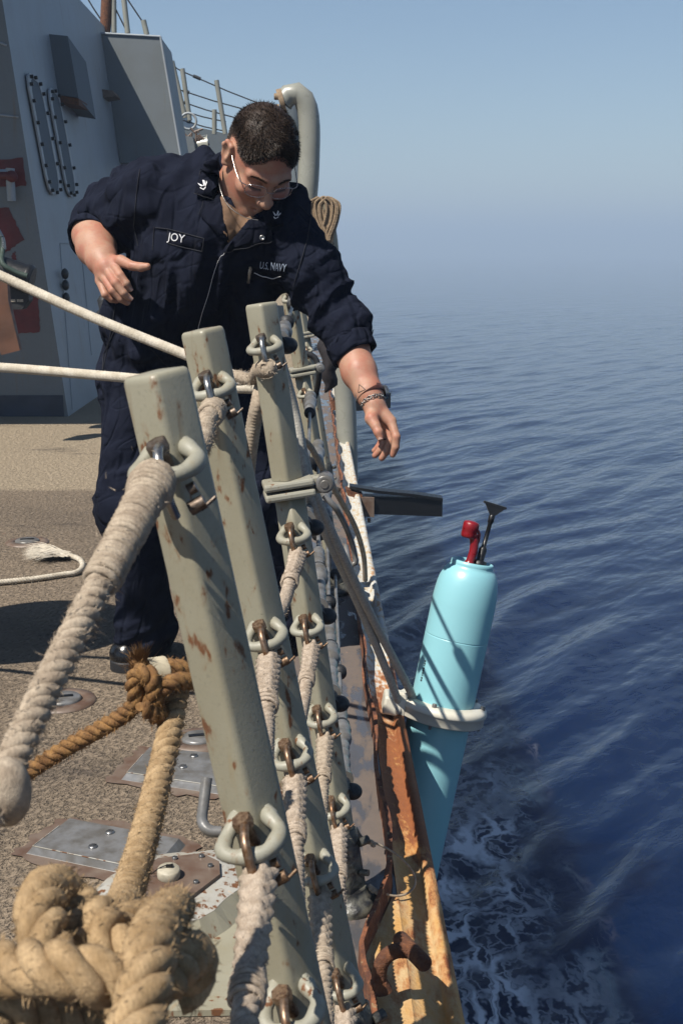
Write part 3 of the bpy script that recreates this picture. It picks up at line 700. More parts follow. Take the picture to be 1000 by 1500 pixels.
for pts, r_, mat, nm, lab in (
        ([P(438, 640, 2.3), P(455, 655, 2.4), P(476, 694, 2.5), P(500, 735, 2.65), P(520, 772, 2.8), P(532, 812, 2.9), P(535, 850, 2.95)], .0065, 'rope_old', 'lashing_line', 'brown lashing line drooping over the deck edge beside the float sling'),
        ([P(474, 726, 3.1), P(492, 745, 3.1), P(508, 775, 3.15), P(518, 805, 3.2), P(520, 826, 3.2), P(511, 824, 3.2), P(506, 800, 3.25)], .008, 'plate', 'cable_loop', 'stiff grey cable loop sagging behind the braided float sling'),
        ([P(447, 517, 4.0), P(462, 525, 4.0), P(467, 548, 4.0), P(463, 575, 4.05), P(456, 590, 4.05)], .010, 'rubber', 'cable_loop', 'dark cable loop beside the hinge of the far stanchion')):
    m_ = MB(); m_.tube(spline(pts, .012), r_, 10); o = m_.build(nm, M[mat], None, pts[0]); label(o, lab, 'cable' if 'cable' in nm else 'rope')
# wire pigtail on the socket of the hinged stanchion
m_ = MB(); pts = [P(522, 1213, 1.93), P(532, 1228, 1.93), P(560, 1240, 1.94), P(585, 1256, 1.95), P(604, 1277, 1.96), P(608, 1296, 1.95), P(597, 1309, 1.93), P(578, 1313, 1.91), P(556, 1307, 1.90), P(541, 1296, 1.90)]
m_.tube(spline(pts, .006), .0021, 8)
for c0, n_ in ((P(530, 1225, 1.93), 5), (P(545, 1233, 1.935), 3), (P(548, 1302, 1.90), 4)):
    for q in range(n_): m_.ball(c0 + V((.004 * q - .006, 0, -.003 * q + random.uniform(-.002, .002))), .0055, 1)
label(m_.build('wire_pigtail', M['rope_old'], None, pts[0]), 'thin wire loop tied to the black socket over the rusty gutter', 'wire')

# ------------------------------------------------------------------ sling and float
FT = P(692, 822, 2.885); FB = P(596, 1272, 2.80); FA = (FB - FT).normalized()
fl_ = thing('float', FT, 'sky blue cylindrical ocean float with red cap hanging over the ship side', 'float')
prof = [(.0, .006), (.046, .006), (.0505, .0), (.0535, .002), (.0540, .010), (.0532, .013), (.0605, .019), (.0675, .030), (.0730, .045), (.0768, .064), (.0790, .086), (.0800, .108), (.0800, .1105), (.0800, .120), (.0800, .190), (.0800, .1945), (.0800, .195), (.0791, .1953), (.0791, .1975), (.0800, .1978), (.0800, .1985), (.0800, .21), (.0800, .60), (.0800, .98), (.076, 1.0), (.03, 1.02)]
MB().lathe(FT, FA, prof, 72).build('hull', M['blue'], fl_)
MB().lathe(FT + FA * 1.0, FA, [(.055, 0), (.04, .03), (.036, .10), (.01, .11)], 24).build('tail_cap', M['cream'], fl_)
lx = (RT - FA * RT.dot(FA)).normalized(); ly = lx.cross(FA)
if ly.y > 0: ly = -ly                                            # toward the camera
m_ = MB(); b0 = FT + lx * -.010 + ly * .016
neck = spline([b0 + FA * .006, b0 - FA * .03 + lx * .004, b0 - FA * .055 + lx * .001, b0 - FA * .078 + lx * -.006], .004)
m_.tube(neck, [.016, .0135] + [.0125] * (len(neck) - 4) + [.015, .018], 16)
c0 = FT - lx * .030 + ly * .016 - FA * .092
m_.lathe(c0 + FA * .026, -FA + lx * .05, [(.0, 0), (.018, .0), (.0215, .004), (.0225, .012), (.0225, .022), (.0232, .023), (.0232, .041), (.0205, .047), (.010, .050), (0, .0505)], 28)
m_.tube(spline([c0 + lx * .021 - FA * .005, c0 + lx * .031 + FA * .012, c0 + lx * .03 + FA * .04, c0 + lx * .019 + FA * .06], .004), .004, 8)
m_.v = [tuple(V(FT).lerp(V(q_), .86)) for q_ in m_.v]
m_.build('red_cap', M['redcap'], fl_)
m_ = MB(); a0 = FT + lx * .017 + ly * .0; ad = (-FA + lx * .06 - ly * .02).normalized()
m_.lathe(a0, ad, [(.018, -.006), (.018, .004), (.010, .006), (.010, .034), (.0075, .040), (.0058, .041), (.0052, .102), (.0075, .104), (.0075, .122), (.004, .126)], 14)
tp = a0 + ad * .122
m_.hull([tp + lx * -.006 - ly * .004, tp + lx * .006 - ly * .004, tp + lx * .026 + ad * .022 - ly * .004, tp + lx * -.026 + ad * .028 - ly * .004], ly * .010)
m_.box(tp + ad * .027, (.058, .016, .006), Matrix((lx - ad * .1, ly, ad)).transposed())
m_.build('antenna', M['black'], fl_)
m_ = MB()
for i in range(9):                                               # illegible print running up the hull
    p_ = FT + FA * (.262 + .0062 * i); q_ = (lx * -.86 + ly * .51).normalized(); tq = FA.cross(q_).normalized()
    wd = .0026 if i in (2, 6) else .0045
    m_.add([p_ + q_ * .0806 + tq * -.003, p_ + q_ * .0806 + tq * .003, p_ + q_ * .0806 + tq * .003 + FA * wd, p_ + q_ * .0806 + tq * -.003 + FA * wd], [(0, 1, 2, 3)])
m_.build('hull_print', M['rubber'], fl_)
cc = FT + FA * .385
ring = thing('collar', cc, 'cream plastic launching collar clamped round the blue float', 'collar')
TA = FA
m_ = MB(); m_.lathe(cc, -TA, [(.081, -.022), (.110, -.022), (.112, -.019), (.112, .001), (.1145, .002), (.116, .008), (.114, .016), (.108, .021), (.098, .023), (.081, .023)], 64, x=lx)
m_.build('collar_ring', M['cream'], ring)
Mx = Matrix((lx, ly, -TA)).transposed()
m_ = MB(); m_.box(cc - lx * .122 + ly * .02 + TA * .004, (.056, .085, .046), Mx, .006); m_.box(cc - lx * .11 + ly * .045 - TA * .025, (.03, .03, .02), Mx, .005); m_.build('mount_block', M['cream'], ring)
for sx, sy in ((.100, .02), (.088, -.045), (-.118, .045), (-.03, .092)): MB().hexbolt(cc + lx * sx + ly * sy - TA * .021, -TA, .0065, .010).cyl(cc + lx * sx + ly * sy + TA * .02, cc + lx * sx + ly * sy + TA * .034, .004, n=8).build('collar_bolt', M['plate'], ring)
for dx, e_, lab in ((0, P(601, 1014, 2.80), 'outer grey braided sling rope leading down to the float collar'), (-1, P(581, 1022, 2.79), 'inner grey braided sling rope leading down to the float collar')):
    s0 = dx * V((.012, 0, 0)) * -1
    pts = [P(408, 520, 2.04), P(430, 600, 2.06), P(445, 672, 2.06) + dx * V((.004, .01, 0)), P(462, 728, 2.10) + dx * V((.010, .012, 0)), P(500 + dx * 8, 812, 2.32), P(550 + dx * 12, 915, 2.60), e_, e_ + V((.004, .0, -.035)), e_ + V((.02, .04, -.05))]
    m_ = MB(); braided(m_, pts, .0098, .0055, 24, .10); label(m_.build('sling_rope', M['grey_rope'], None, pts[2]), lab, 'rope', 'float sling ropes')

# ------------------------------------------------------------------ cantilever arms
def arm(px, y, lab, tall):
    """px: root u,v and tip u,v on the upper edge of the bar"""
    (u0, v0), (u1, v1), (u2, v2) = px
    a = P(u0, v0, y); r_ = P(u1, v1, y); e_ = P(u2, v2, y + .05)
    th = thing('bracket_arm', a, lab, 'bracket')
    MB().hull([r_, e_, e_ - V((0, 0, tall)), r_ - V((0, 0, tall))], (0, .05, 0)).build('bar', M['black'], th)
    pts = [a + V((0, -.012, .035)), r_ + V((.02, -.012, .030)), r_.lerp(e_, .55) + V((0, -.012, .022)), e_ + V((-.0, -.012, .006))]
    m_ = MB()
    for p_, q_ in zip(pts, pts[1:]): m_.hull([p_, q_, q_ - V((0, 0, .014)), p_ - V((0, 0, .014))], (0, .075, 0))
    m_.build('top_strap', M['black'], th)
    m_ = MB(); m_.hull([r_ + V((-.09, -.02, .0)), r_ + V((.005, -.02, -.004)), r_ + V((.005, -.02, -tall * 1.12)), r_ + V((-.07, -.02, -tall * 1.05)), r_ + V((-.095, -.02, -tall * .5))], (0, .10, 0))
    for q_ in (-.02, -.055): m_.cyl(r_ + V((q_, -.05, -tall * 1.1)), r_ + V((q_, -.05, -tall * 1.32)), .008, n=8)
    m_.cyl(r_ + V((-.075, -.022, -.012)), r_ + V((-.075, -.04, -.012)), .018, n=10).cyl(r_ + V((-.06, -.022, -tall * .6)), r_ + V((-.06, -.036, -tall * .6)), .016, n=10)
    m_.build('clamp', M['plate_rust'], th)
    m_ = MB(); m_.hull([a + V((-.02, -.01, .02)), r_ + V((-.05, -.01, .01)), r_ + V((-.05, -.01, -tall * .9)), a + V((.0, -.01, -.05))], (0, .08, 0)); m_.build('root_plate', M['rust'], th)
arm([(512, 722), (546, 727), (648, 731)], 5.55, 'long black cantilever arm sticking out over the sea below the man\'s hand', .087)
arm([(488, 590), (515, 582), (572, 577)], 8.4, 'shorter black cantilever arm farther forward, behind the man\'s wristwatch', .10)
# ------------------------------------------------------------------ rusty mooring hook
hk = thing('mooring_hook', P(556, 1440, 1.60), 'rusty bent bar hook with crosshead on the tan deck edge', 'hook')
pts = spline([P(555, 1446, 1.600), P(556, 1420, 1.60), P(565, 1402, 1.60), P(582, 1393, 1.605), P(606, 1394, 1.605)], .005)
MB().tube(pts, [.0115] * len(pts), 14).lathe(P(555, 1446, 1.600), (0, 0, 1), [(.02, -.004), (.016, .004), (.012, .012)], 14).build('hook_bar', M['rust'], hk)
MB().tube([P(584, 1374, 1.66), P(586, 1376, 1.656), P(621, 1412, 1.565), P(624, 1415, 1.56)], [.009, .0125, .0125, .0095], 14).build('crosshead', M['rust'], hk)

# ------------------------------------------------------------------ deck fittings
def deck_socket(u, v, lab, r_=.085):
    c = G(u, v); th = thing('deck_socket', c, lab, 'deck fitting', 'round flush deck sockets')
    MB().lathe(c, (0, 0, 1), [(r_, .001), (r_ * .97, .006), (r_ * .62, .009), (r_ * .60, .004)], 40).build('rim', M['plate_rust'], th)
    m_ = MB(); m_.lathe(c, (0, 0, 1), [(r_ * .56, .004), (r_ * .56, .010), (r_ * .50, .014), (0, .015)], 36).build('lid', M['plate'], th)
    MB().box(c + V((0, 0, .0155)), (r_ * .62, .012, .003), Matrix.Rotation(R(12), 3, 'Z')).build('slot', M['black'], th)
deck_socket(40, 795, 'round flush deck socket beside the frayed white rope end'); deck_socket(92, 1028, 'round flush deck socket left of the brown rope knot'); deck_socket(290, 1086, 'round flush deck socket half hidden behind the nearest stanchion', .07)
def cover_plate(px, lab, screws, skirt=.02):
    t_ = [G(u, v, .018) for u, v in px]; c = sum(t_, V()) / 4; th = thing('cover_plate', V((c.x, c.y, 0)), lab, 'deck plate', 'bolted plates on the deck')
    o_ = [p + (p - c).normalized() * .012 - V((0, 0, .014)) for p in t_]; b_ = [p + (p - c).normalized() * .020 - V((0, 0, .0175)) for p in t_]; z_ = [V((p.x, p.y, .001)) + (p - c).normalized() * .022 for p in t_]
    m_ = MB(); vs = t_ + o_ + b_ + z_; m_.add(vs, [(0, 1, 2, 3)] + [(k * 4 + i, k * 4 + 4 + i, k * 4 + 4 + (i + 1) % 4, k * 4 + (i + 1) % 4) for k in range(3) for i in range(4)]); m_.build('plate', M['plate'], th)
    w_ = [V((p.x, p.y, .0035)) + V((p.x - c.x, p.y - c.y, 0)).normalized() * (.042 + random.uniform(-.012, .014)) for a_, b_ in zip(t_, t_[1:] + t_[:1]) for p in [a_.lerp(b_, i / 14) for i in range(14)]]
    MB().add(w_ + [V((c.x, c.y, .0035))], [(i, (i + 1) % len(w_), len(w_)) for i in range(len(w_))]).build('bare_patch', M['plate_rust'], th)
    e_ = MB()
    for i in (3,): e_.tube([t_[2] + V((0, 0, .0005)), t_[3] + V((0, 0, .0005)), t_[0].lerp(t_[3], .3) + V((0, 0, .0005))], .0011, 6)
    e_.build('worn_edge', M['white_paint'], th)
    for u, v in screws:
        p = G(u, v, .018); MB().lathe(p, (0, 0, 1), [(.0095, .0), (.0095, .0012), (.0075, .0035), (.0, .0042)], 18).box(p + V((0, 0, .0041)), (.015, .0018, .0012), Matrix.Rotation(R(30), 3, 'Z')).build('screw', M['steel'], th)
cover_plate([(102, 1199), (262, 1229), (222, 1276), (48, 1240)], 'grey bolted deck plate left of the octagonal plate, two bright screws', [(161, 1220), (136, 1241)])
cover_plate([(219, 1095), (335, 1105), (318, 1152), (186, 1132)], 'grey bolted deck plate behind the large manila rope, partly under the nearest stanchion', [(284, 1108), (268, 1124)])
# octagonal filling plate on a raised painted coaming
ZT = .06
oc = [G(u, v, ZT) for u, v in ((204, 1334), (276, 1316), (322, 1281), (321, 1262), (296, 1250), (232, 1257), (180, 1284), (176, 1318))]
c = sum(oc, V()) / 8; cm = thing('filling_coaming', V((c.x, c.y, 0)), 'raised octagonal filling plate with cream cap on chipped white coaming', 'deck fitting')
def grow(ps, d_, z_, jit=0): return [V((p.x, p.y, z_)) + (V((p.x - c.x, p.y - c.y, 0)).normalized() * (d_ + random.uniform(-jit, jit))) for p in ps]
m_ = MB(); L1, L2 = grow(oc, 0, ZT), grow(oc, .001, ZT - .006); m_.add(L1 + L2, [tuple(range(8))] + [(i, i + 8, (i + 1) % 8 + 8, (i + 1) % 8) for i in range(8)]).build('octagon_plate', M['plate_rust'], cm)
dn = [p + (p - c) * .0 for p in oc]
def fine(ps, n=8): return [a.lerp(b, i / n) for a, b in zip(ps, ps[1:] + ps[:1]) for i in range(n)]
fo = fine(oc); n = len(fo)
L1, L2, L3 = grow(fo, -.004, ZT - .0065), grow(fo, .012, ZT - .009, .002), grow(fo, .042, ZT - .016, .004)
MB().add(L1 + L2 + L3, [(k * n + i, (k + 1) * n + i, (k + 1) * n + (i + 1) % n, k * n + (i + 1) % n) for k in range(2) for i in range(n)]).build('weld_bead', M['white_paint'], cm)
L4 = grow(fo, .075, .002); L3 = [p - V((0, 0, .0005)) for p in L3]
MB().add(L3 + L4, [(i, n + i, n + (i + 1) % n, (i + 1) % n) for i in range(n)]).build('coaming_side', M['post'], cm)
for u, v in ((244, 1325), (287, 1294), (308, 1270), (295, 1256), (256, 1259)):
    p = G(u, v, ZT); MB().hexbolt(p, V((0, 0, 1)), .0052, .005).build('bolt', M['steel'], cm)
p = G(247, 1285, ZT); kp = MB().lathe(p, (.05, -.1, 1), [(.019, 0), (.0205, .003), (.0205, .015), (.018, .018), (.0, .0185)], 12).build('cap', simple('cream_cap', (.50, .45, .34), .6, var=.3, vs=60), cm)
m_ = MB().tube(spline([p + V((-.03, 0, .006)), p + V((-.012, -.004, .021)), p + V((.003, .002, .022)), p + V((.007, .006, .021))], .003), .0012, 6).box(p + V((.002, 0, .021)), (.012, .005, .004)); m_.build('cap_slot', M['black'], kp)
# grey base structure nearest the camera
m_ = MB(); m_.hull([G(232, 1372, .012), G(420, 1330, .012), G(460, 1478, .012), G(205, 1482, .012)], (0, 0, -.01)); o = m_.build('deck_doubler', M['post'], None, G(320, 1420)); label(o, 'tan grey painted doubler plate at the foot of the nearest stanchion', 'deck plate')
# grey ring bar behind the nearest stanchion
m_ = MB(); m_.tube(spline([P(303, 1140, 1.66), P(298, 1180, 1.64), P(296, 1203, 1.63), P(306, 1217, 1.62), P(324, 1219, 1.62)], .006), .0085, 12); label(m_.build('tie_down_bar', M['plate'], None, P(300, 1200, 1.64)), 'bent grey tie down bar behind the nearest stanchion', 'deck fitting')
# frayed white line on the deck
m_ = MB(); pts = [G(-60, 858, .012), G(0, 853, .012), G(50, 848, .012), G(90, 842, .012), G(113, 838, .012), G(121, 829, .013), G(117, 820, .014), G(103, 814, .014), G(88, 810, .014)]
twisted(m_, pts, .0105, .03, 3, .004, 500, .01)
for _ in range(420):
    q = G(95 + random.gauss(0, 3), 811 + random.gauss(0, 2), .014 + random.uniform(0, .012)); s_ = random.gauss(0, 1)
    e_ = G(random.uniform(30, 62), 810 + s_ * 6 + random.uniform(-3, 3), .004 + random.uniform(0, .03)); md = q.lerp(e_, .5) + V((random.uniform(-.01, .01), random.uniform(-.02, .02), random.uniform(.0, .012))); w_ = V((.0, .0013, .0006))
    m_.add([q - w_, q + w_, md + w_, md - w_, e_], [(0, 1, 2, 3), (3, 2, 4)])
label(m_.build('frayed_line', M['white_rope'], None, pts[3]), 'thin white line lying on deck with a frayed brush end', 'rope')

# ------------------------------------------------------------------ manila rope, its knots and the orange line
m_ = MB(); pts = [P(268, 990, 1.24), P(258, 1020, 1.21), P(248, 1075, 1.16), P(228, 1160, 1.07), P(206, 1245, .95), P(186, 1310, .84), P(168, 1352, .73), P(150, 1385, .63)]
twisted(m_, pts, lambda t: .0138, .043, 3, .0033, 3000, .006, sides=10, rag=.08)
K = lambda u, v, y: P(u, v, y * .88)
for pts in ([K(150, 1380, .70), K(118, 1352, .68), K(98, 1318, .66), K(78, 1302, .64), K(60, 1320, .61), K(62, 1365, .585), K(75, 1410, .57)],
            [K(190, 1420, .60), K(160, 1385, .60), K(140, 1345, .63), K(122, 1335, .645), K(110, 1365, .62), K(115, 1400, .60)],
            [K(-60, 1420, .56), K(0, 1420, .55), K(70, 1418, .535), K(130, 1428, .53), K(185, 1445, .54), K(230, 1440, .57), K(262, 1410, .60), K(280, 1400, .63), K(285, 1425, .64), K(262, 1460, .64)],
            [K(255, 1330, .72), K(235, 1352, .62), K(222, 1385, .56), K(215, 1430, .53), K(205, 1480, .51), K(190, 1540, .49)],
            [K(-60, 1500, .56), K(0, 1478, .56), K(60, 1490, .575), K(120, 1500, .59), K(180, 1480, .60), K(230, 1440, .62)],
            [K(40, 1540, .6), K(90, 1515, .6), K(150, 1530, .6), K(200, 1520, .6)],
            [K(210, 1345, .72), K(180, 1362, .66), K(150, 1390, .62), K(130, 1420, .60)]):
    twisted(m_, pts, .0127, .047, 3, .0033, 2600, .006, sides=10, rag=.09, phase=random.uniform(0, 6))
label(m_.build('manila_rope', M['manila'], None, K(150, 1400, .6)), 'thick fuzzy manila rope with big knot in the bottom left foreground', 'rope')
m_ = MB(); Y0 = 1.21
for pts in ([P(-40, 1182, 1.22), P(30, 1138, 1.22), P(95, 1097, 1.215), P(150, 1066, 1.21), P(190, 1040, 1.20), P(205, 1010, 1.19), P(203, 985, 1.185), P(206, 968, 1.185)],
            [P(205, 1035, 1.17), P(196, 1005, 1.165), P(203, 985, 1.165), P(222, 992, 1.16), P(228, 1025, 1.165), P(232, 1045, 1.18), P(255, 1042, 1.22)],
            [P(225, 1018, 1.17), P(245, 1003, 1.165), P(270, 997, 1.18), P(290, 1000, 1.2)],
            [P(238, 982, 1.20), P(255, 977, 1.19), P(275, 984, 1.2), P(290, 990, 1.22)],
            [P(210, 1030, 1.155), P(222, 1045, 1.16), P(240, 1052, 1.175), P(256, 1046, 1.2)]):
    twisted(m_, pts, .0098, .034, 3, .003, 2600, .007, sides=8, rag=.1)
for _ in range(420):
    q = P(205 + random.gauss(0, 5), random.uniform(962, 1000), 1.183); e_ = q + V((random.gauss(0, .007), random.gauss(-.004, .006), random.uniform(.006, .022))); w_ = V((.0006, .0004, 0))
    m_.add([q - w_, q + w_, e_], [(0, 1, 2)])
label(m_.build('brown_line', M['orange_rope'], None, P(210, 1010, 1.18)), 'orange brown line knotted to the manila rope in front of the boot', 'rope')
m_ = MB(); w0, w1 = P(216, 988, 1.185), P(242, 984, 1.195)
m_.tube([w0.lerp(w1, i / 14) for i in range(15)], [.0165 + .0006 * (i % 2) for i in range(15)], 16); label(m_.build('whipping', M['whip'], None, w0), 'cream twine whipping bound round the brown rope knot', 'twine')
# ------------------------------------------------------------------ gear hanging at the left edge
gx = 7.4
g_ = thing('portable_pump', P(30, 410, gx), 'dark portable pump unit with a green strap hanging at the left wall', 'equipment')
MB().cyl(P(-10, 392, gx), P(40, 408, gx), .085, n=20).lathe(P(38, 407.5, gx), (P(40, 408, gx) - P(-10, 392, gx)), [(.09, 0), (.093, .02), (.08, .04)], 20).build('motor', M['black'], g_)
MB().hull([P(8, 408, gx), P(42, 420, gx), P(42, 440, gx), P(32, 453, gx), P(8, 453, gx)], (0, .12, 0)).build('housing', M['rubber'], g_)
m_ = MB()
for i in range(9): m_.box(P(16 + i * 1.9 + (2 if i > 3 else 0), 440, gx - .004), (.006, .003, .016))
m_.build('marking', M['white_rope'], g_)
MB().tube(spline([P(2, 345, gx), P(4, 365, gx), P(3, 385, gx - .1), P(22, 398, gx - .1), P(40, 404, gx - .1)], .03), .016, 8).build('strap', simple('green_strap', (.03, .06, .045), .7), g_)
MB().tube(spline([P(-4, 335, gx), P(4, 350, gx), P(6, 365, gx)], .02), .014, 8).build('shackle', M['steel'], g_)
m_ = MB(); m_.hull([P(-30, 395, gx - .4), P(10, 400, gx - .4), P(12, 440, gx - .4), P(29, 513, gx - .4), P(2, 520, gx - .4), P(-30, 440, gx - .4)], (0, .06, 0)); label(m_.build('wooden_board', M['wood'], None, P(10, 455, gx - .4)), 'orange brown wooden board hanging at the left picture edge', 'board')
# made-up drum, added out of view to throw the rounded shadow on the deck

cp_ = thing('blocker', (-1.3, 3.08, 0), 'grey capstan added out of view to cast the deck shadow and end the white ropes', 'blocker')
MB().lathe((-1.3, 3.08, 0), (0, 0, 1), [(.30, 0), (.30, .08), (.22, .14), (.17, .3), (.16, .55), (.19, .70), (.27, .80), (.29, .86), (.29, .95), (.25, 1.0), (0, 1.03)], 40).build('drum', M['hull_side'], cp_)
# ------------------------------------------------------------------ implicit-surface tools (smooth blended bodies)
class Field:
    def __init__(s, lo, hi, h):
        s.lo = np.array(lo, float); s.h = h; n = np.ceil((np.array(hi) - s.lo) / h).astype(int) + 1
        s.ax = [s.lo[i] + h * np.arange(n[i]) for i in range(3)]; s.D = np.full(n, .5, np.float32)
    def sub(s, lo, hi):
        sl = []
        for i in range(3):
            a = max(0, int((lo[i] - s.lo[i]) / s.h)); b = min(len(s.ax[i]), int((hi[i] - s.lo[i]) / s.h) + 2); sl.append(slice(a, max(a + 1, b)))
        return tuple(sl), [s.ax[0][sl[0]][:, None, None].astype(np.float32), s.ax[1][sl[1]][None, :, None].astype(np.float32), s.ax[2][sl[2]][None, None, :].astype(np.float32)]
    def add(s, fn, lo, hi, k, op='u'):
        m = k + 3 * s.h + .02; sl, p = s.sub([x - m for x in lo], [x + m for x in hi]); d = fn(*p); D = s.D[sl]
        if op == 'u': s.D[sl] = smin(D, d, k)
        else: s.D[sl] = -smin(-D, d, k)
        return s
    def cap(s, a, b, ra, rb=None, k=.02, op='u'):
        rb = ra if rb is None else rb; r = max(ra, rb); a = V(a); b = V(b); d = b - a; L2 = max(d.length_squared, 1e-12)
        def fn(x, y, z):
            px, py, pz = x - a.x, y - a.y, z - a.z; t = np.clip((px * d.x + py * d.y + pz * d.z) / L2, 0, 1)
            return np.sqrt((px - t * d.x) ** 2 + (py - t * d.y) ** 2 + (pz - t * d.z) ** 2) - (ra + (rb - ra) * t)
        return s.add(fn, [min(a[i], b[i]) - r for i in range(3)], [max(a[i], b[i]) + r for i in range(3)], k, op)
    def chain(s, pts, rs, k=.02):
        for i in range(len(pts) - 1): s.cap(pts[i], pts[i + 1], rs[i], rs[i + 1], k)
        return s
    def ell(s, c, r, Rm=None, k=.02, op='u'):
        c = V(c); A = Rm.transposed() if Rm is not None else Matrix.Identity(3)      # columns of Rm are the local axes
        def fn(x, y, z):
            px, py, pz = x - c.x, y - c.y, z - c.z
            q = [(A[i][0] * px + A[i][1] * py + A[i][2] * pz) for i in range(3)]
            k0 = np.sqrt(sum((q[i] / r[i]) ** 2 for i in range(3))); k1 = np.sqrt(sum((q[i] / r[i] ** 2) ** 2 for i in range(3)))
            return k0 * (k0 - 1) / np.maximum(k1, 1e-9)
        m = max(r); return s.add(fn, c - V((m, m, m)), c + V((m, m, m)), k, op)
    def nets(s):
        return surfnets(s.D, s.lo, s.h)
def smin(a, b, k):
    if k <= 0: return np.minimum(a, b)
    h = np.clip(.5 + .5 * (b - a) / k, 0, 1); return b * (1 - h) + a * h - k * h * (1 - h)
def surfnets(D, lo, h):
    s = D < 0; n = D.shape; c = np.zeros([x - 1 for x in n], np.int8)
    offs = [(i, j, k) for i in (0, 1) for j in (0, 1) for k in (0, 1)]
    for i, j, k in offs: c += s[i:n[0] - 1 + i, j:n[1] - 1 + j, k:n[2] - 1 + k]
    act = (c > 0) & (c < 8); idx = np.argwhere(act); vid = np.full(act.shape, -1, np.int64); vid[act] = np.arange(len(idx))
    acc = np.zeros((len(idx), 3)); cnt = np.zeros(len(idx))
    for a in offs:
        for ax in range(3):
            if a[ax]: continue
            b = list(a); b[ax] = 1
            va = D[idx[:, 0] + a[0], idx[:, 1] + a[1], idx[:, 2] + a[2]]; vb = D[idx[:, 0] + b[0], idx[:, 1] + b[1], idx[:, 2] + b[2]]
            m = (va < 0) != (vb < 0); t = np.where(m, va / np.where(m, va - vb, 1), 0); p = np.tile(np.array(a, float), (len(idx), 1)); p[:, ax] += t
            acc[m] += p[m]; cnt[m] += 1
    vs = (idx + acc / cnt[:, None]) * h + lo; quads = []
    for ax in range(3):
        o1, o2 = (ax + 1) % 3, (ax + 2) % 3
        sa = s.take(range(0, n[ax] - 1), ax); sb = s.take(range(1, n[ax]), ax); e = np.argwhere(sa != sb)
        e = e[(e[:, o1] > 0) & (e[:, o2] > 0) & (e[:, o1] < n[o1] - 1) & (e[:, o2] < n[o2] - 1)]; ins = sa[e[:, 0], e[:, 1], e[:, 2]]
        q = []
        for d1, d2 in ((-1, -1), (0, -1), (0, 0), (-1, 0)):
            f = e.copy(); f[:, o1] += d1; f[:, o2] += d2; q.append(vid[f[:, 0], f[:, 1], f[:, 2]])
        q = np.stack(q, 1); q[~ins] = q[~ins][:, ::-1]; quads.append(q)
    return vs, np.concatenate(quads)
def biggest(vs, q):
    comp = np.arange(len(vs))
    while True:
        old = comp.copy(); m = comp[q].min(1); np.minimum.at(comp, q.ravel(), np.repeat(m, 4)); comp = comp[comp]
        if (comp == old).all(): break
    keep = comp == np.bincount(comp).argmax(); q = q[keep[q[:, 0]]]; re_ = np.cumsum(keep) - 1; return vs[keep], re_[q]
def vnormals(vs, q):
    nrm = np.cross(vs[q[:, 2]] - vs[q[:, 0]], vs[q[:, 3]] - vs[q[:, 1]]); out = np.zeros_like(vs)
    for k in range(4):
        for i in range(3): out[:, i] += np.bincount(q[:, k], nrm[:, i], len(vs))
    return out / np.maximum(np.linalg.norm(out, axis=1, keepdims=True), 1e-12)
def relax(vs, q, it=1, f=.5):
    for _ in range(it):
        acc = np.zeros_like(vs); cnt = np.zeros(len(vs))
        for a, b in ((0, 1), (1, 2), (2, 3), (3, 0)):
            for x, y in ((a, b), (b, a)):
                for i in range(3): acc[:, i] += np.bincount(q[:, x], vs[q[:, y], i], len(vs))
                cnt += np.bincount(q[:, x], minlength=len(vs))
        vs = vs * (1 - f) + f * acc / np.maximum(cnt, 1)[:, None]
    return vs
_lat = rng.random((32, 32, 32)).astype(np.float32)
def vnoise(p):
    i = np.floor(p).astype(int); f = p - i; f = f * f * (3 - 2 * f); out = 0
    for a in (0, 1):
        for b in (0, 1):
            for c in (0, 1):
                w_ = (f[:, 0] if a else 1 - f[:, 0]) * (f[:, 1] if b else 1 - f[:, 1]) * (f[:, 2] if c else 1 - f[:, 2])
                out = out + w_ * _lat[(i[:, 0] + a) % 32, (i[:, 1] + b) % 32, (i[:, 2] + c) % 32]
    return out
def bvh_of(vs, q): return BVHTree.FromPolygons([V(v) for v in vs], [tuple(int(i) for i in f) for f in q])

# ------------------------------------------------------------------ person
PER = G(300, 955)
person = thing('person', PER, 'sailor in navy coveralls and glasses leaning over the ship side to drop the float', 'person')
def fabric(name, c, c2):
    t = NT(name); f = t.noise(16, 4, .6); t.col(t.mix(t.ramp(f, .35, .7), c, c2)); t.rough(.95); t.set('Specular IOR Level', .08)
    wv = t.math('ADD', t.math('SINE', t.math('MULTIPLY', t.sep()[2], 3600)), t.math('SINE', t.math('MULTIPLY', t.sep()[0], 3600)))
    fold = t.noise(1, 1, .4, t.mapv((17, 17, 5), rot=(0, R(-12), 0)), .5); crs = t.noise(1, 1, .4, t.mapv((9, 9, 20), rot=(0, R(25), 0)), .5)
    fr0 = t.math('ABSOLUTE', t.math('SUBTRACT', fold, .5)); cr0 = t.math('ABSOLUTE', t.math('SUBTRACT', crs, .5))
    n0 = t.bump(t.ramp(fr0, 0, .10), .55, .011); n00 = t.bump(t.ramp(cr0, 0, .08), .28, .006, n0); n = t.bump(t.noise(70, 3, .6), .2, .002, n00); t.bump(t.noise(700, 2), .3, .0008, n); return t.m
M['navy'] = fabric('navy_cloth', (.0125, .0155, .029), (.0075, .0093, .0185))
M['navy2'] = fabric('navy_collar_cloth', (.0092, .0112, .0215), (.006, .0073, .0145))
M['tshirt'] = simple('brown_tshirt', (.20, .115, .065), .9, vs=60, bs=500)
M['thread'] = simple('pale_thread', (.70, .70, .72), .7, var=.1)
M['seam'] = simple('seam_thread', (.014, .016, .026), .9, var=.3, vs=200)
M['boot'] = simple('black_leather', (.008, .008, .009), .22, var=.2, vs=40, bs=90, bst=.3, bd=.002)
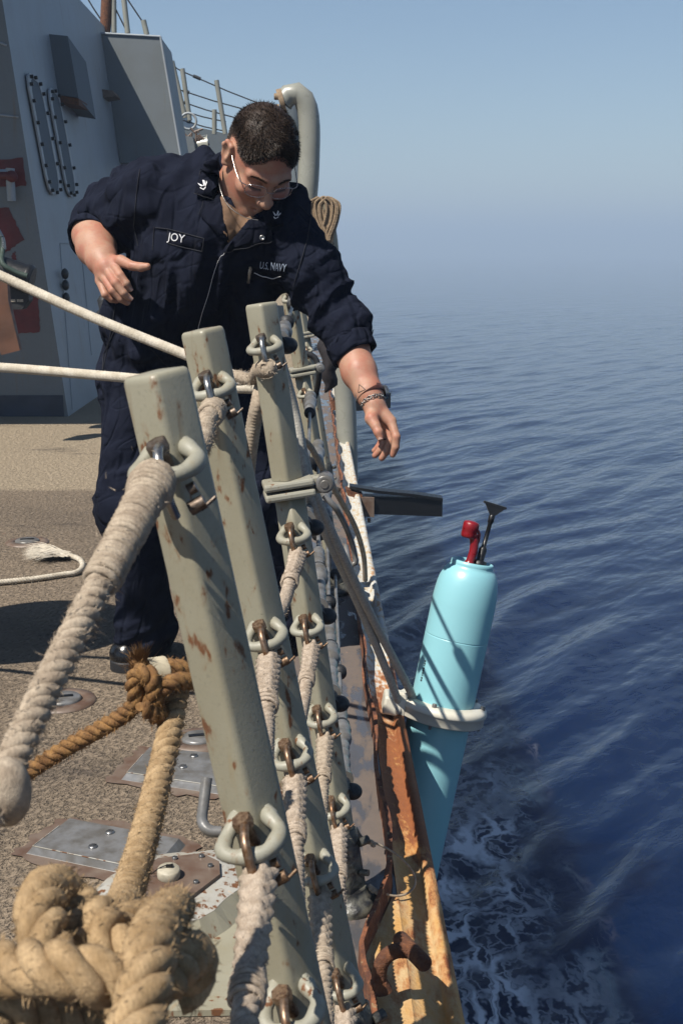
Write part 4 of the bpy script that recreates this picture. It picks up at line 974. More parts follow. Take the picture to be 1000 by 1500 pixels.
M['leather'] = simple('brown_leather', (.085, .025, .014), .45, var=.3, vs=70)
t = NT('skin'); f = t.noise(24, 4, .6); g = t.noise(160, 3)
c = t.mix(t.ramp(f, .35, .68), (.475, .27, .18), (.45, .185, .12)); c = t.mix(t.ramp(g, .56, .72, 0, .35), c, (.36, .15, .10)); t.col(c)
t.rough(t.ramp(t.noise(55, 3), .3, .7, .5, .64)); t.set('Specular IOR Level', .38); t.set('Subsurface Weight', .2); t.set('Subsurface Radius', (.010, .004, .002)); t.set('Subsurface Scale', 1.0); t.bump(t.noise(420, 3), .18, .0008); M['skin'] = t.m
SK = {'SH_R': P(228, 288, 3.06), 'EL_R': P(153, 322, 3.19), 'HEM_R': P(138, 343, 3.125), 'SH_L': P(404, 322, 2.97), 'EL_L': P(492, 465, 2.90), 'HEM_L': P(513, 506, 2.87)}
bones = {
    'torso': (P(260, 540, 3.22), P(330, 300, 3.0)),
    'legR_t': (P(205, 575, 3.2), P(190, 735, 3.12)), 'legR_s': (P(190, 735, 3.12), P(209, 915, 3.2)),
    'legL_t': (P(314, 575, 3.24), P(378, 735, 3.2)), 'legL_s': (P(378, 735, 3.2), P(425, 905, 3.3)),
    'slR': (SK['SH_R'], SK['EL_R']), 'slL': (SK['SH_L'], SK['EL_L'])}
F = Field((-1.05, 2.62, .02), (.22, 3.5, 1.5), .0082)
F.cap(P(275, 335, 3.06), P(370, 350, 2.985), .114, .110, .06)
F.cap(SK['SH_R'] + V((.04, 0, .0)), P(400, 318, 2.965), .076, .076, .06)
F.cap(P(300, 268, 3.03), P(372, 290, 2.985), .062, .06, .05)
F.cap(P(258, 400, 3.12), P(342, 410, 3.05), .115, .112, .07)
F.cap(P(230, 470, 3.18), P(312, 470, 3.14), .122, .118, .07)
F.cap(P(212, 545, 3.22), P(308, 550, 3.22), .126, .126, .07)
F.cap(*bones['legR_t'], .118, .083, .05).cap(*bones['legR_s'], .083, .066, .05).cap(bones['legR_s'][1], P(209, 930, 3.2), .066, .066, .03)
F.cap(*bones['legL_t'], .118, .083, .05).cap(*bones['legL_s'], .083, .066, .05).cap(bones['legL_s'][1], P(429, 925, 3.31), .066, .066, .03)
F.cap(SK['SH_R'], P(192, 306, 3.12), .082, .076, .05).cap(P(192, 306, 3.12), SK['EL_R'], .076, .066, .05).cap(SK['EL_R'], SK['HEM_R'], .066, .058, .03)
F.cap(SK['SH_L'], P(447, 393, 2.935), .077, .065, .05).cap(P(447, 393, 2.935), SK['EL_L'], .065, .053, .05).cap(SK['EL_L'], SK['HEM_L'], .055, .0475, .03)
# neck opening, cuffs cut open
F.cap(P(336, 250, 2.93), P(344, 205, 2.90), .066, .075, .015, 'd'); F.cap(P(352, 304, 2.80), P(346, 250, 2.90), .050, .066, .02, 'd')
dR = (SK['HEM_R'] - SK['EL_R']).normalized(); F.cap(SK['HEM_R'] + dR * .058, SK['HEM_R'] + dR * .16, .085, .085, .004, 'd'); F.cap(SK['HEM_R'] - dR * .0, SK['HEM_R'] + dR * .1, .053, .053, .004, 'd')
dL = (SK['HEM_L'] - SK['EL_L']).normalized(); F.cap(SK['HEM_L'] + dL * .062, SK['HEM_L'] + dL * .16, .075, .075, .004, 'd'); F.cap(SK['HEM_L'], SK['HEM_L'] + dL * .1, .046, .046, .004, 'd')
vs, q = F.nets(); vs = relax(vs, q, 2, .5); nn = vnormals(vs, q)
best = np.full(len(vs), 9.0); who = np.zeros(len(vs), int); names = list(bones)
rad_ = {'torso': .13, 'legR_t': .1, 'legR_s': .07, 'legL_t': .1, 'legL_s': .07, 'slR': .085, 'slL': .08}; tt = np.zeros(len(vs)); disp = np.zeros(len(vs))
wsum = np.zeros(len(vs)); dsum = np.zeros(len(vs))
for bi, nm in enumerate(names):
    a, b = (np.array(x) for x in bones[nm]); d = b - a; L_ = np.linalg.norm(d); d = d / L_; p = vs - a; t_ = p @ d; tc = np.clip(t_, 0, L_); r = np.linalg.norm(p - tc[:, None] * d, axis=1) - rad_[nm]
    wgt = np.exp(-np.maximum(r, 0) / .025); e1 = np.cross(d, [0, 1, .2]); e1 /= np.linalg.norm(e1); e2 = np.cross(d, e1); px, py = p @ e1, p @ e2; rel = t_ / L_
    if nm == 'torso':
        skew = t_ + .35 * px
        f1 = vnoise(np.stack([px * 19 + t_ * 2.2, py * 8, t_ * 3.2 + 5], 1)); f2 = vnoise(np.stack([px * 34 - t_ * 5, py * 12, t_ * 7 + 9], 1)); f3 = vnoise(np.stack([skew * 24, px * 5, py * 6 + 3], 1))
        low = np.exp(-((rel - .12) / .22) ** 2); g_ = (f1 - .5) * .070 + (.5 - np.abs(f2 - .5) * 2) * .030 + (1 - np.abs(f3 - .5) * 3) * .022 * low
    elif nm.startswith('sl'):
        f1 = vnoise(np.stack([t_ * 26 + px * 9, px * 6, py * 6 + bi], 1)); f2 = vnoise(np.stack([t_ * 55 - py * 16, px * 9, py * 9 + 3], 1)); f3 = vnoise(np.stack([t_ * 7, px * 22, py * 22 + bi], 1))
        g_ = (1 - np.abs(f1 - .5) * 4) * .013 + (1 - np.abs(f2 - .5) * 4) * .006 + (f3 - .5) * .028
    else:
        f1 = vnoise(np.stack([t_ * 5, px * 20, py * 20 + bi * 3], 1)); f2 = vnoise(np.stack([t_ * 26 + px * 12, px * 7, py * 7 + bi], 1))
        kn = np.exp(-((rel - (1.0 if nm.endswith('t') else 0.0)) / .22) ** 2) + (np.exp(-((rel - 1.0) / .16) ** 2) if nm.endswith('s') else .25)
        g_ = (f1 - .5) * .046 + (1 - np.abs(f2 - .5) * 4) * .013 * kn
    dsum += wgt * g_; wsum += wgt
vs = vs + nn * (dsum / np.maximum(wsum, 1e-3))[:, None]
vs = relax(vs, q, 1, .3); CV = bvh_of(vs, q)
put('coveralls', mesh_np(vs, q), M['navy'], person)
def hit(u, v, off=0.0, bv=None, guess=9.0):
    d = ray(u, v); h_ = (bv or CV).ray_cast(CAM, d)
    if h_[0] is None or h_[0].y > guess + .09: return P(u, v, guess) - d * off
    return h_[0] + (h_[1] * .6 - d * .4).normalized() * off if off else h_[0]
def decal(name, px, off, mat, parent, cuts=4, bv=None, thick=True, puff=0.0, guess=9.0):
    bm = bmesh.new(); f = bm.faces.new([bm.verts.new((u, v, 0)) for u, v in px]); bmesh.ops.triangulate(bm, faces=[f])
    for _ in range(cuts): bmesh.ops.subdivide_edges(bm, edges=[e for e in bm.edges if e.calc_length() > 2.2], cuts=1)
    bmesh.ops.triangulate(bm, faces=bm.faces[:]); bm.verts.index_update(); top = []; bot = []
    bnd = {v.index for e in bm.edges if len(e.link_faces) == 1 for v in e.verts}
    for v in bm.verts:
        o = off + (puff if v.index not in bnd else 0); top.append(hit(v.co.x, v.co.y, o, bv, guess)); bot.append(hit(v.co.x, v.co.y, -.002, bv, guess))
    fs = [[v.index for v in f.verts] for f in bm.faces]
    for f in fs:
        a, b, c = (top[i] for i in f)
        if (b - a).cross(c - a).dot(a - CAM) > 0: f.reverse()
    n = len(top); be = [(e.verts[0].index, e.verts[1].index) for e in bm.edges if len(e.link_faces) == 1]; bm.free()
    vs_, fs_ = top, fs
    if thick: vs_ = top + bot; fs_ = fs + [(a, b, b + n, a + n) for a, b in be]
    return put(name, mesh(vs_, fs_), mat, parent)
def px_line(name, pts, r, mat, parent, off=.002, bv=None, step=2.0):
    dense = []
    for (a, b), (c_, d_) in zip(pts, pts[1:]):
        m = max(1, int(math.hypot(c_ - a, d_ - b) / step)); dense += [hit(a + (c_ - a) * i / m, b + (d_ - b) * i / m, off, bv) for i in range(m)]
    dense.append(hit(*pts[-1], off, bv)); return MB().tube(dense, r, 6).build(name, mat, parent)
def px_text(name, s_, u, v, du, dv, h, mat, parent, off=.004, cond=1.0, bv=None):
    """lettering laid on the cloth: baseline start (u,v), baseline direction (du,dv), cap height h px"""
    cu = bpy.data.curves.new('text', 'FONT'); cu.body = s_; cu.size = 1; cu.resolution_u = 3; o = bpy.data.objects.new('text', cu); COL.objects.link(o)
    bpy.context.view_layer.update(); me = bpy.data.meshes.new_from_object(o.evaluated_get(bpy.context.evaluated_depsgraph_get())); bpy.data.objects.remove(o); bpy.data.curves.remove(cu)
    bm = bmesh.new(); bm.from_mesh(me); bmesh.ops.triangulate(bm, faces=bm.faces[:])
    for _ in range(2): bmesh.ops.subdivide_edges(bm, edges=[e for e in bm.edges if e.calc_length() > .25], cuts=1); bmesh.ops.triangulate(bm, faces=bm.faces[:])
    bm.verts.index_update(); k = h / .69; L_ = math.hypot(du, dv); du, dv = du / L_, dv / L_
    vs_ = [hit(u + (x.co.x * cond * du + x.co.y * dv) * k, v + (x.co.x * cond * dv - x.co.y * du) * k, off, bv) for x in bm.verts]
    fs_ = [[x.index for x in f.verts] for f in bm.faces]; bm.free()
    return put(name, mesh(vs_, fs_, False), mat, parent)

# ---- head in its own frame: x to his left, f forward (face), u up
HC = P(382, 229, 2.875); hy, hp, hr = R(21), R(50), R(5)
HF = V((math.sin(hy) * math.cos(hp), -math.cos(hy) * math.cos(hp), -math.sin(hp))); HX = V((math.cos(hy), math.sin(hy), 0)); HU = HX.cross(HF) * -1
if HU.z < 0: HU = -HU
HXr = (HX * math.cos(hr) - HU * math.sin(hr)).normalized(); HU = (HU * math.cos(hr) + HX * math.sin(hr)).normalized(); HX = HXr
HM = Matrix((HX, HF, HU)).transposed(); HS = .97
def H(x, f, u): return HC + (HX * x + HF * f + HU * u) * HS
NK = P(343, 292, 2.965)
def head_field(F):
    F.ell(H(0, -.010, .022), (.0745, .097, .088), HM, .01)
    F.ell(H(0, .028, -.045), (.0605, .066, .082), HM, .03)
    F.cap(H(-.050, .005, -.062), H(-.020, .070, -.103), .024, .02, .025).cap(H(.050, .005, -.062), H(.020, .070, -.103), .024, .02, .025)
    F.ell(H(0, .080, -.108), (.026, .021, .020), HM, .02)
    for s_ in (-1, 1):
        F.ell(H(s_ * .040, .068, -.030), (.026, .026, .022), HM, .018)
        F.cap(H(s_ * .010, .091, .016), H(s_ * .046, .074, .014), .010, .009, .014)
        F.ell(H(s_ * .031, .098, -.004), (.020, .020, .013), HM, .010, 'd')
        F.ell(H(s_ * .031, .0755, -.004), (.0155, .0145, .0135), HM, .004)
        F.cap(H(s_ * .019, .0905, -.010), H(s_ * .045, .082, -.010), .0035, .0025, .004)
    F.cap(H(0, .088, .008), H(0, .112, -.036), .0075, .0115, .010).ell(H(0, .114, -.040), (.013, .012, .011), HM, .006)
    for s_ in (-1, 1): F.ell(H(s_ * .0135, .104, -.043), (.0085, .010, .0085), HM, .006); F.ell(H(s_ * .007, .107, -.0515), (.0035, .005, .003), HM, .003, 'd')
    F.cap(H(-.022, .086, -.073), H(0, .0955, -.070), .0055, .007, .006).cap(H(.022, .086, -.073), H(0, .0955, -.070), .0055, .007, .006)
    F.cap(H(-.018, .085, -.083), H(.0, .093, -.0835), .006, .0085, .006).cap(H(.018, .085, -.083), H(.0, .093, -.0835), .006, .0085, .006)
    F.cap(H(-.023, .0945, -.0775), H(.023, .0945, -.0775), .0018, .0018, .003, 'd')
    for s_ in (-1, 1):
        e = lambda a, b, c_: H(s_ * a, b, c_)
        F.cap(e(.074, .004, -.022), e(.080, -.004, .012), .008, .008, .008)
        rim = [e(.078, .008, -.026), e(.084, .0, -.030), e(.088, -.012, -.012), e(.092, -.020, .010), e(.090, -.012, .026), e(.083, .004, .024), e(.077, .012, .012)]
        F.ell(e(.083, -.005, .002), (.0075, .017, .027), HM, .008)
        F.chain(rim, [.0045, .005, .0042, .0042, .0042, .0040, .0035], .006)
        F.ell(e(.0935, -.001, .003), (.0085, .009, .016), HM, .005, 'd')
    F.cap(H(0, -.042, -.030), NK + V((0, .015, 0)), .054, .055, .03)
    F.cap(NK, NK + V((-.015, .04, -.1)), .056, .085, .03)
lo = HC - V((.16, .17, .22)); hi = HC + V((.15, .17, .135))
F = Field(lo, hi, .0021); head_field(F); hv, hq = biggest(*F.nets()); hv = relax(hv, hq, 1, .4); HV = bvh_of(hv, hq)
# ---- hands and forearms
def hand(F, fore, fr_, palm, prs, fingers, thumb):
    F.chain(fore, fr_, .012)
    for a, b, r1, r2 in palm: F.cap(a, b, r1, r2, .010)
    base = F.D.copy(); tot = base
    for pts, rs in fingers + [thumb]:
        F.D = np.full_like(base, .5); F.chain(pts, rs, .003)
        tot = smin(tot, smin(base, F.D, .006), .0022)
    F.D = tot
def knuck(pts, r0):   # finger chain with knuckle swellings
    return pts, [r0 * k for k in (1.05, 1.0, 1.04, .92, .9, .78)][:len(pts)]
Pw = P
foreR = [P(146, 326, 3.18), P(137, 344, 3.115), P(141, 362, 3.06), P(150, 381, 3.0), P(156, 392, 2.972)]
def fing(m, p1, p2, tip): return [P(*m), P(*p1), P(*p2), P(*tip)]
fR = [fing((166, 388, 2.955), (176, 403, 2.925), (185, 415, 2.92), (190, 423, 2.925)), fing((158, 396, 2.952), (169, 414, 2.915), (181, 429, 2.912), (190, 437, 2.92)),
      fing((151, 404, 2.955), (165, 425, 2.922), (177, 437, 2.925), (186, 443, 2.935)), fing((146, 411, 2.965), (154, 431, 2.94), (163, 438, 2.945), (171, 440, 2.955))]
thR = ([P(164, 383, 2.975), P(177, 382, 2.95), P(193, 389, 2.925), P(207, 391, 2.915), P(216, 390, 2.91)], [.0155, .0145, .0112, .0108, .0085])
palmR = [(P(156, 390, 2.975), P(166, 388, 2.96), .021, .0125), (P(155, 391, 2.975), P(158, 397, 2.957), .022, .013), (P(153, 392, 2.977), P(151, 405, 2.96), .022, .0125), (P(152, 393, 2.98), P(147, 411, 2.97), .02, .0115), (P(158, 388, 2.975), P(168, 385, 2.97), .02, .015)]
allp = foreR + [p for f_ in fR for p in f_] + thR[0]
F = Field([min(p[i] for p in allp) - .07 for i in range(3)], [max(p[i] for p in allp) + .07 for i in range(3)], .0020)
hand(F, foreR, [.052, .0505, .0475, .036, .0285], palmR, None, [(f_, [.0116, .0104, .0094, .0077]) for f_ in fR[:3]] + [(fR[3], [.0108, .0092, .0083, .0070])], thR)
rv, rq = biggest(*F.nets()); rv = relax(rv, rq, 3, .45)
foreL = [P(505, 478, 2.895), P(512, 505, 2.87), P(526, 545, 2.82), P(540, 575, 2.78), P(547, 592, 2.76)]
fL = [fing((573, 618, 2.735), (580, 640, 2.715), (579, 655, 2.712), (575, 666, 2.715)), fing((570, 624, 2.755), (572, 646, 2.742), (566, 661, 2.738), (559, 671, 2.742)),
      fing((565, 628, 2.772), (565, 646, 2.765), (558, 658, 2.762), (549, 667, 2.765)), fing((560, 630, 2.788), (559, 646, 2.785), (554, 655, 2.785), (548, 660, 2.787))]
thL = ([P(545, 605, 2.745), P(544, 613, 2.728), P(550, 624, 2.712), P(554, 633, 2.703), P(556.5, 641, 2.70)], [.0155, .0155, .0115, .0108, .0086])
palmL = [(P(550, 596, 2.76), P(572, 617, 2.738), .019, .0125), (P(550, 597, 2.765), P(569, 623, 2.757), .020, .0125), (P(550, 598, 2.77), P(564, 627, 2.773), .020, .012), (P(549, 598, 2.775), P(559, 629, 2.787), .019, .011), (P(548, 596, 2.76), P(546, 608, 2.742), .02, .016)]
allp = foreL + [p for f_ in fL for p in f_] + thL[0]
F = Field([min(p[i] for p in allp) - .065 for i in range(3)], [max(p[i] for p in allp) + .065 for i in range(3)], .0020)
hand(F, foreL, [.042, .0425, .0395, .0305, .0245], palmL, None, [(f_, [.0112, .0100, .0090, .0074]) for f_ in fL[:3]] + [(fL[3], [.0102, .0088, .0080, .0066])], thL)
lv, lq = biggest(*F.nets()); lv = relax(lv, lq, 3, .45); LV = bvh_of(lv, lq)
# hidden core joins head, arms and trunk
F = Field((-.75, 2.75, .70), (.16, 3.4, 1.38), .014)
F.cap(P(280, 345, 3.07), P(380, 360, 3.0), .09, .09, .05).cap(P(232, 290, 3.06), P(400, 322, 2.975), .045, .045, .05).cap(P(262, 400, 3.13), P(345, 410, 3.07), .09, .09, .06).cap(P(230, 530, 3.2), P(300, 540, 3.2), .09, .09, .06)
F.cap(NK, P(320, 340, 3.03), .055, .08, .04).cap(P(228, 290, 3.06), P(150, 320, 3.19), .05, .045, .03).cap(P(408, 322, 2.975), P(500, 468, 2.90), .045, .04, .03)
kv, kq = biggest(*F.nets())
n1, n2, n3 = len(hv), len(rv), len(lv)
links = []; n4 = n1 + n2 + n3                                   # tie the arms and head to the trunk under the clothes
for v_, q_, o_, at in ((hv, hq, 0, NK + V((0, .02, -.06))), (rv, rq, n1, foreR[0]), (lv, lq, n1 + n2, foreL[0])):
    c_ = np.array(at); qa = q_[np.argmin(((v_[q_].mean(1) - c_) ** 2).sum(1))]; qb = kq[np.argmin(((kv[kq].mean(1) - c_) ** 2).sum(1))]
    links += [(qa[i] + o_, qa[(i + 1) % 4] + o_, qb[(5 - i) % 4] + n4, qb[(6 - i) % 4] + n4) for i in range(4)]
body = put('body', mesh_np(np.concatenate([hv, rv, lv, kv]), np.concatenate([hq, rq + n1, lq + n1 + n2, kq + n4, np.array(links)])), M['skin'], person)
# ---- nails
M['nail'] = simple('nail', (.55, .34, .27), .28, var=.1)
def nail(tip, prev, out, w_=.0052):
    d = (tip - prev).normalized(); o = (out - d * out.dot(d)).normalized(); s_ = d.cross(o); c0 = tip - d * .002
    vs_ = [c0 + d * a + s_ * b + o * (r_ - b * b * 55) for a in (-.004, 0, .004, .0065) for b, r_ in ((-w_, .0076), (-w_ * .5, .0084), (0, .0088), (w_ * .5, .0084), (w_, .0076))]
    MB().add(vs_, [(i * 5 + k, i * 5 + k + 1, i * 5 + k + 6, i * 5 + k + 5) for i in range(3) for k in range(4)], True).build('fingernail', M['nail'], body)
tc = (CAM - P(190, 430, 2.9)).normalized()
for f_ in fR[:3]: nail(f_[3], f_[2], (tc + V((.3, 0, .4))), .0045)
nail(thL[0][4], thL[0][3], (CAM - thL[0][4]).normalized() + V((-.15, 0, .0)), .0056)
# ---- hair
t = NT('hair_material'); t.col(t.mix(t.noise(240, 3), (.062, .040, .027), (.022, .014, .010))); t.rough(.5); t.set('Specular IOR Level', .22); M['hair'] = t.m
L3 = (hv - np.array(HC)) @ np.array(HM)      # head-local coordinates x,f,u
hn = vnormals(hv, hq)
def hair_amount(x, f, u):
    ax = np.abs(x)
    front = .074 - .10 * np.clip(ax - .035, 0, 1) - 1.0 * np.clip(.052 - u, 0, 1) * .55      # hairline in f, depending on height
    line = np.where(u > .03, front - f, np.where(f < .022, (.022 - f) * .9 + (u + .035) * .6, -.01 + (u - .012) * .4 + (.03 - f) * .4))
    low = np.where(f > -.055, u + .024 + .25 * (-f), u + .070)                              # lower edge round ears and nape
    ear = (np.hypot(f + .004, (u - .0) * .8) - .032) + np.where(ax > .06, 0, .05)
    return np.minimum(np.minimum(line, low), ear)
am = hair_amount(L3[:, 0], L3[:, 1], L3[:, 2]); ext = np.abs(L3[:, 0]) < .0785
capm = (am > 0) & ext; capi = (am > .005) & ext
lift = np.where(capi, .0008 + .0055 * np.clip((am - .005) / .03, 0, 1) * np.clip((L3[:, 2] + .02) / .08, .15, 1), -.002)
cvx = hv + hn * lift[:, None]
keep = capi[hq].all(1); MBq = hq[keep]; used = np.unique(MBq); remap = np.full(len(hv), -1); remap[used] = np.arange(len(used))
hair = put('hair', mesh_np(cvx[used], remap[MBq]), M['hair'], person)
cand = np.argwhere(capm)[:, 0]; pick = rng.choice(cand, 26000); m_v = []; m_f = []
P3 = hv[pick]; N3 = hn[pick]; A3 = am[pick]; X3 = L3[pick]
hx_, hf_, hu_ = (np.array(v) for v in (HX, HF, HU))
for p, n, a, l in zip(P3, N3, A3, X3):
    top = min(1, max(0, (l[2] - .02) / .05)); ln = (.006 + .0105 * top) * min(1, .30 + a / .025) * random.uniform(.7, 1.25)
    dirn = n * (.42 + .12 * top) + hf_ * (.75 * top) + hx_ * (.3 * math.sin(l[0] * 160 + 3 * math.sin(l[1] * 90))) - hu_ * (.6 * (1 - top)) + np.array([random.gauss(0, .26) for _ in range(3)]) - hx_ * .12 + hx_ * .25 * math.sin(l[0] * 90 + l[1] * 60)
    dirn /= np.linalg.norm(dirn); b0 = p + n * .001; w_ = np.cross(dirn, n); w_ = w_ / (np.linalg.norm(w_) + 1e-6) * .0005
    tip = b0 + dirn * ln - n * ln * .12; mid = b0 + dirn * ln * .55 + n * ln * .06; i = len(m_v)
    m_v += [b0 - w_, b0 + w_, mid + w_ * .8, mid - w_ * .8, tip]; m_f += [(i, i + 1, i + 2, i + 3), (i + 3, i + 2, i + 4)]
s_ = put('hair_strands', mesh(m_v, m_f, True), M['hair'], hair); s_['kind'] = 'stuff'
# eyebrows and lashes
m_v = []; m_f = []
def on_head(x, f, u, off):
    o = H(x, f + .06, u); h_ = HV.ray_cast(o, -HF); return (h_[0] + HF * off, h_[1]) if h_[0] else (H(x, f, u), HF)
for s_ in (-1, 1):
    for _ in range(260):
        a = random.random(); x = s_ * (.013 + .036 * a); u = .0165 + .006 * math.sin(a * 2.4) - .004 * a + random.gauss(0, .0016) * (1.1 - a * .6); p, n = on_head(x, .08, u, .0003)
        d = (HX * s_ * 1.0 + HU * random.uniform(-.1, .5) + n * .35).normalized(); w_ = d.cross(n).normalized() * .0003; i = len(m_v); m_v += [p - w_, p + w_, p + d * random.uniform(.004, .008)]; m_f.append((i, i + 1, i + 2))
    for k in range(40):
        a = k / 39; p, n = on_head(s_ * (.019 + .026 * a), .08, -.0105 - .002 * math.sin(a * 3.1), .0004); d = (HF * .8 - HU * .6 + HX * s_ * (a - .3) * .7).normalized(); w_ = HX * .0005; i = len(m_v); m_v += [p - w_, p + w_, p + d * .007]; m_f.append((i, i + 1, i + 2))
put('eyebrows', mesh(m_v, m_f, False), M['hair'], hair)['kind'] = 'stuff'
# ---- glasses
gl = MB(); ln_ = MB()
t = NT('lens'); t.col((.55, .42, .50)); t.rough(.05); t.set('Alpha', .16); M['lens'] = t.m
for s_ in (-1, 1):
    cx = s_ * .0335; rim = [H(cx + .0255 * math.copysign(abs(math.cos(a)) ** .75, math.cos(a)), .1065 - abs(cx + .0255 * math.cos(a)) ** 2 * 3.2, -.0095 + .0185 * math.copysign(abs(math.sin(a)) ** .8, math.sin(a))) for a in np.linspace(0, 2 * math.pi, 33)[:-1]]
    gl.tube(rim, .0011, 6, closed=True); c0 = sum(rim, V()) / len(rim); ln_.add(rim + [c0 + HF * .001], [(i, (i + 1) % 32, 32) for i in range(32)], True)
    gl.tube(spline([H(s_ * .058, .0945, -.001), H(s_ * .0725, .085, .001), H(s_ * .078, .05, .003), H(s_ * .0795, .005, .009), H(s_ * .080, -.012, .008), H(s_ * .081, -.028, -.008)], .006), .0012, 6)
gl.tube([H(-.009, .108, -.006), H(0, .1115, -.004), H(.009, .108, -.006)], .0011, 6)
g_ = gl.build('glasses', simple('gold_wire', (.62, .50, .46), .25, .9), person); ln_.build('lens', M['lens'], g_)
# ---- undershirt, necklace, collar, lapels
decal('undershirt', [(321, 282), (338, 302), (358, 316), (380, 320), (386, 324), (360, 340), (334, 356), (326, 330)], .007, M['tshirt'], person, 4, guess=2.91)
nk = [P(321, 250, 2.93), P(321, 268, 2.885), P(325, 284, 2.862), P(333, 299, 2.85), P(345, 310, 2.842), P(362, 319, 2.84), P(378, 322, 2.84)]
MB().tube(spline(nk, .003), .0009, 6).build('necklace', M['steel'], person)
def ribbon(name, pairs, mat, thick=.004):
    """folded cloth strip: list of (inner, outer)"""
    inn = spline([a for a, b in pairs], .008); m = len(inn); out = spline([b for a, b in pairs], .002); out = [out[int(i * (len(out) - 1) / (m - 1))] for i in range(m)]; vs_ = []; fs_ = []
    for a, b in zip(inn, out):
        mid = a.lerp(b, .5); upv = V((0, 0, .010))
        vs_ += [a - V((0, 0, .03)), a, a.lerp(b, .12) + upv, mid + upv * .9, b + upv * .3, b - upv * .2]
    for i in range(m - 1):
        for k in range(5): fs_.append((i * 6 + k, i * 6 + k + 1, i * 6 + k + 7, i * 6 + k + 6))
    return put(name, mesh(vs_, fs_), mat, person)
ribbon('collar', [(P(322, 276, 2.895), P(300, 290, 2.90)), (P(319, 254, 2.93), P(294, 272, 2.945)), (P(321, 236, 2.985), P(299, 240, 3.01)), (P(334, 226, 3.03), P(325, 226, 3.075)), (P(362, 232, 3.05), P(368, 236, 3.09)), (P(392, 256, 3.03), P(402, 262, 3.06)), (P(404, 282, 2.985), P(417, 292, 2.99))], M['navy2'])
decal('collar_flap', [(299, 238), (308, 232), (318, 234), (322, 258), (317, 278), (311, 294), (289, 285), (293, 262)], .013, M['navy2'], person, 4, puff=.003, guess=2.885)
decal('collar_flap', [(388, 300), (400, 295), (411, 297), (414, 331), (389, 329), (386, 312)], .012, M['navy2'], person, 4, puff=.003, guess=2.90)
decal('lapel', [(299, 295), (312, 292), (322, 280), (326, 300), (330, 330), (334, 352), (318, 342), (305, 328), (294, 315)], .008, M['navy2'], person, 4, puff=.002, guess=2.885)
decal('lapel', [(334, 354), (352, 338), (366, 324), (380, 318), (390, 326), (398, 340), (398, 354), (365, 362), (329, 369), (327, 366)], .010, M['navy2'], person, 4, puff=.003, guess=2.88)
px_line('zip_edge', [(329, 369), (318, 385), (312, 402), (305, 430), (297, 455), (290, 482)], .0007, M['thread'], person, .004)
for a in ([(334, 354), (329, 368), (365, 361), (398, 353)], [(289, 285), (311, 294)], [(293, 262), (301, 240)], [(294, 315), (299, 296)]): px_line('stitching', a, .0008, M['seam'], person, .0145)
for a in ([(205, 248), (200, 285), (196, 330), (203, 360)], [(226, 332), (224, 366)], [(228, 333), (246, 335)], [(246, 335), (299, 349)], [(246, 335), (246, 355)], [(246, 356), (272, 363), (296, 368)], [(299, 349), (296, 368)], [(438, 300), (455, 318), (450, 350), (430, 420)], [(170, 440), (160, 500), (148, 556)],
          [(150, 556), (152, 520), (170, 478)], [(190, 480), (230, 520), (262, 556)], [(300, 480), (298, 560)]): px_line('seam', a, .0011, M['seam'], person, .002)
# snap, pocket with pen, name strips, rank badges
p = hit(383, 346, .0135); MB().lathe(p, (CAM - p), [(.0065, 0), (.006, .002), (.0035, .003), (.003, .001), (0, .001)], 16).build('snap', M['steel'], person)
px_line('pocket_edge', [(373, 399), (385, 404), (400, 407), (412, 404)], .0011, M['thread'], person, .004)
decal('name_strip', [(245, 337), (298, 351), (294, 368), (244, 355)], .0022, M['navy2'], person, 4)
decal('service_strip', [(362, 382), (372, 381), (420, 388), (418, 402), (404, 405), (366, 398)], .0025, M['navy2'], person, 4)
px_text('name_lettering', 'JOY', 246.5, 351.5, 1, .16, 11.5, M['thread'], person, .0048, .86)
px_text('service_lettering', 'U.S. NAVY', 380, 392, 1, .12, 10.5, simple('blue_thread', (.42, .50, .62), .7, var=.1), person, .0055, .58)
a, b = hit(366.5, 389, .007), hit(364.5, 414, .006)
MB().tube([a, a.lerp(b, .18), a.lerp(b, .19), b.lerp(a, .05), b], [.0032, .0034, .0042, .0040, .0015], 10).tube([a + V((.003, -.004, -.004)), a.lerp(b, .7) + V((.002, -.005, 0))], .0013, 6).build('pen', M['steel'], person)
def badge(u, v, ang, s_=1.0):
    m_ = MB(); ca, sa = math.cos(ang) * s_, math.sin(ang) * s_; q_ = lambda x, y: hit(u + x * ca - y * sa, v + x * sa + y * ca, .0175)
    for poly in ([(-5.5, -4), (-2, -1), (0, 1), (-1.5, 2), (-4, -.5)], [(0, 1), (.5, -5.5), (2.2, -4.5), (2.2, -1), (1.2, 2)], [(2.4, 1), (5, -3.5), (5.4, -1.5), (3, 2.5)],
                 [(-3.5, 2.6), (0, 4.6), (3.5, 2.4), (3.5, 4.2), (0, 6.6), (-3.5, 4.4)]):
        m_.add([q_(*p_) for p_ in poly], [tuple(range(len(poly)))])
    m_.build('rank_badge', M['thread'], person)
badge(299, 275, R(-12), .95); badge(402, 314, R(8), 1.0)
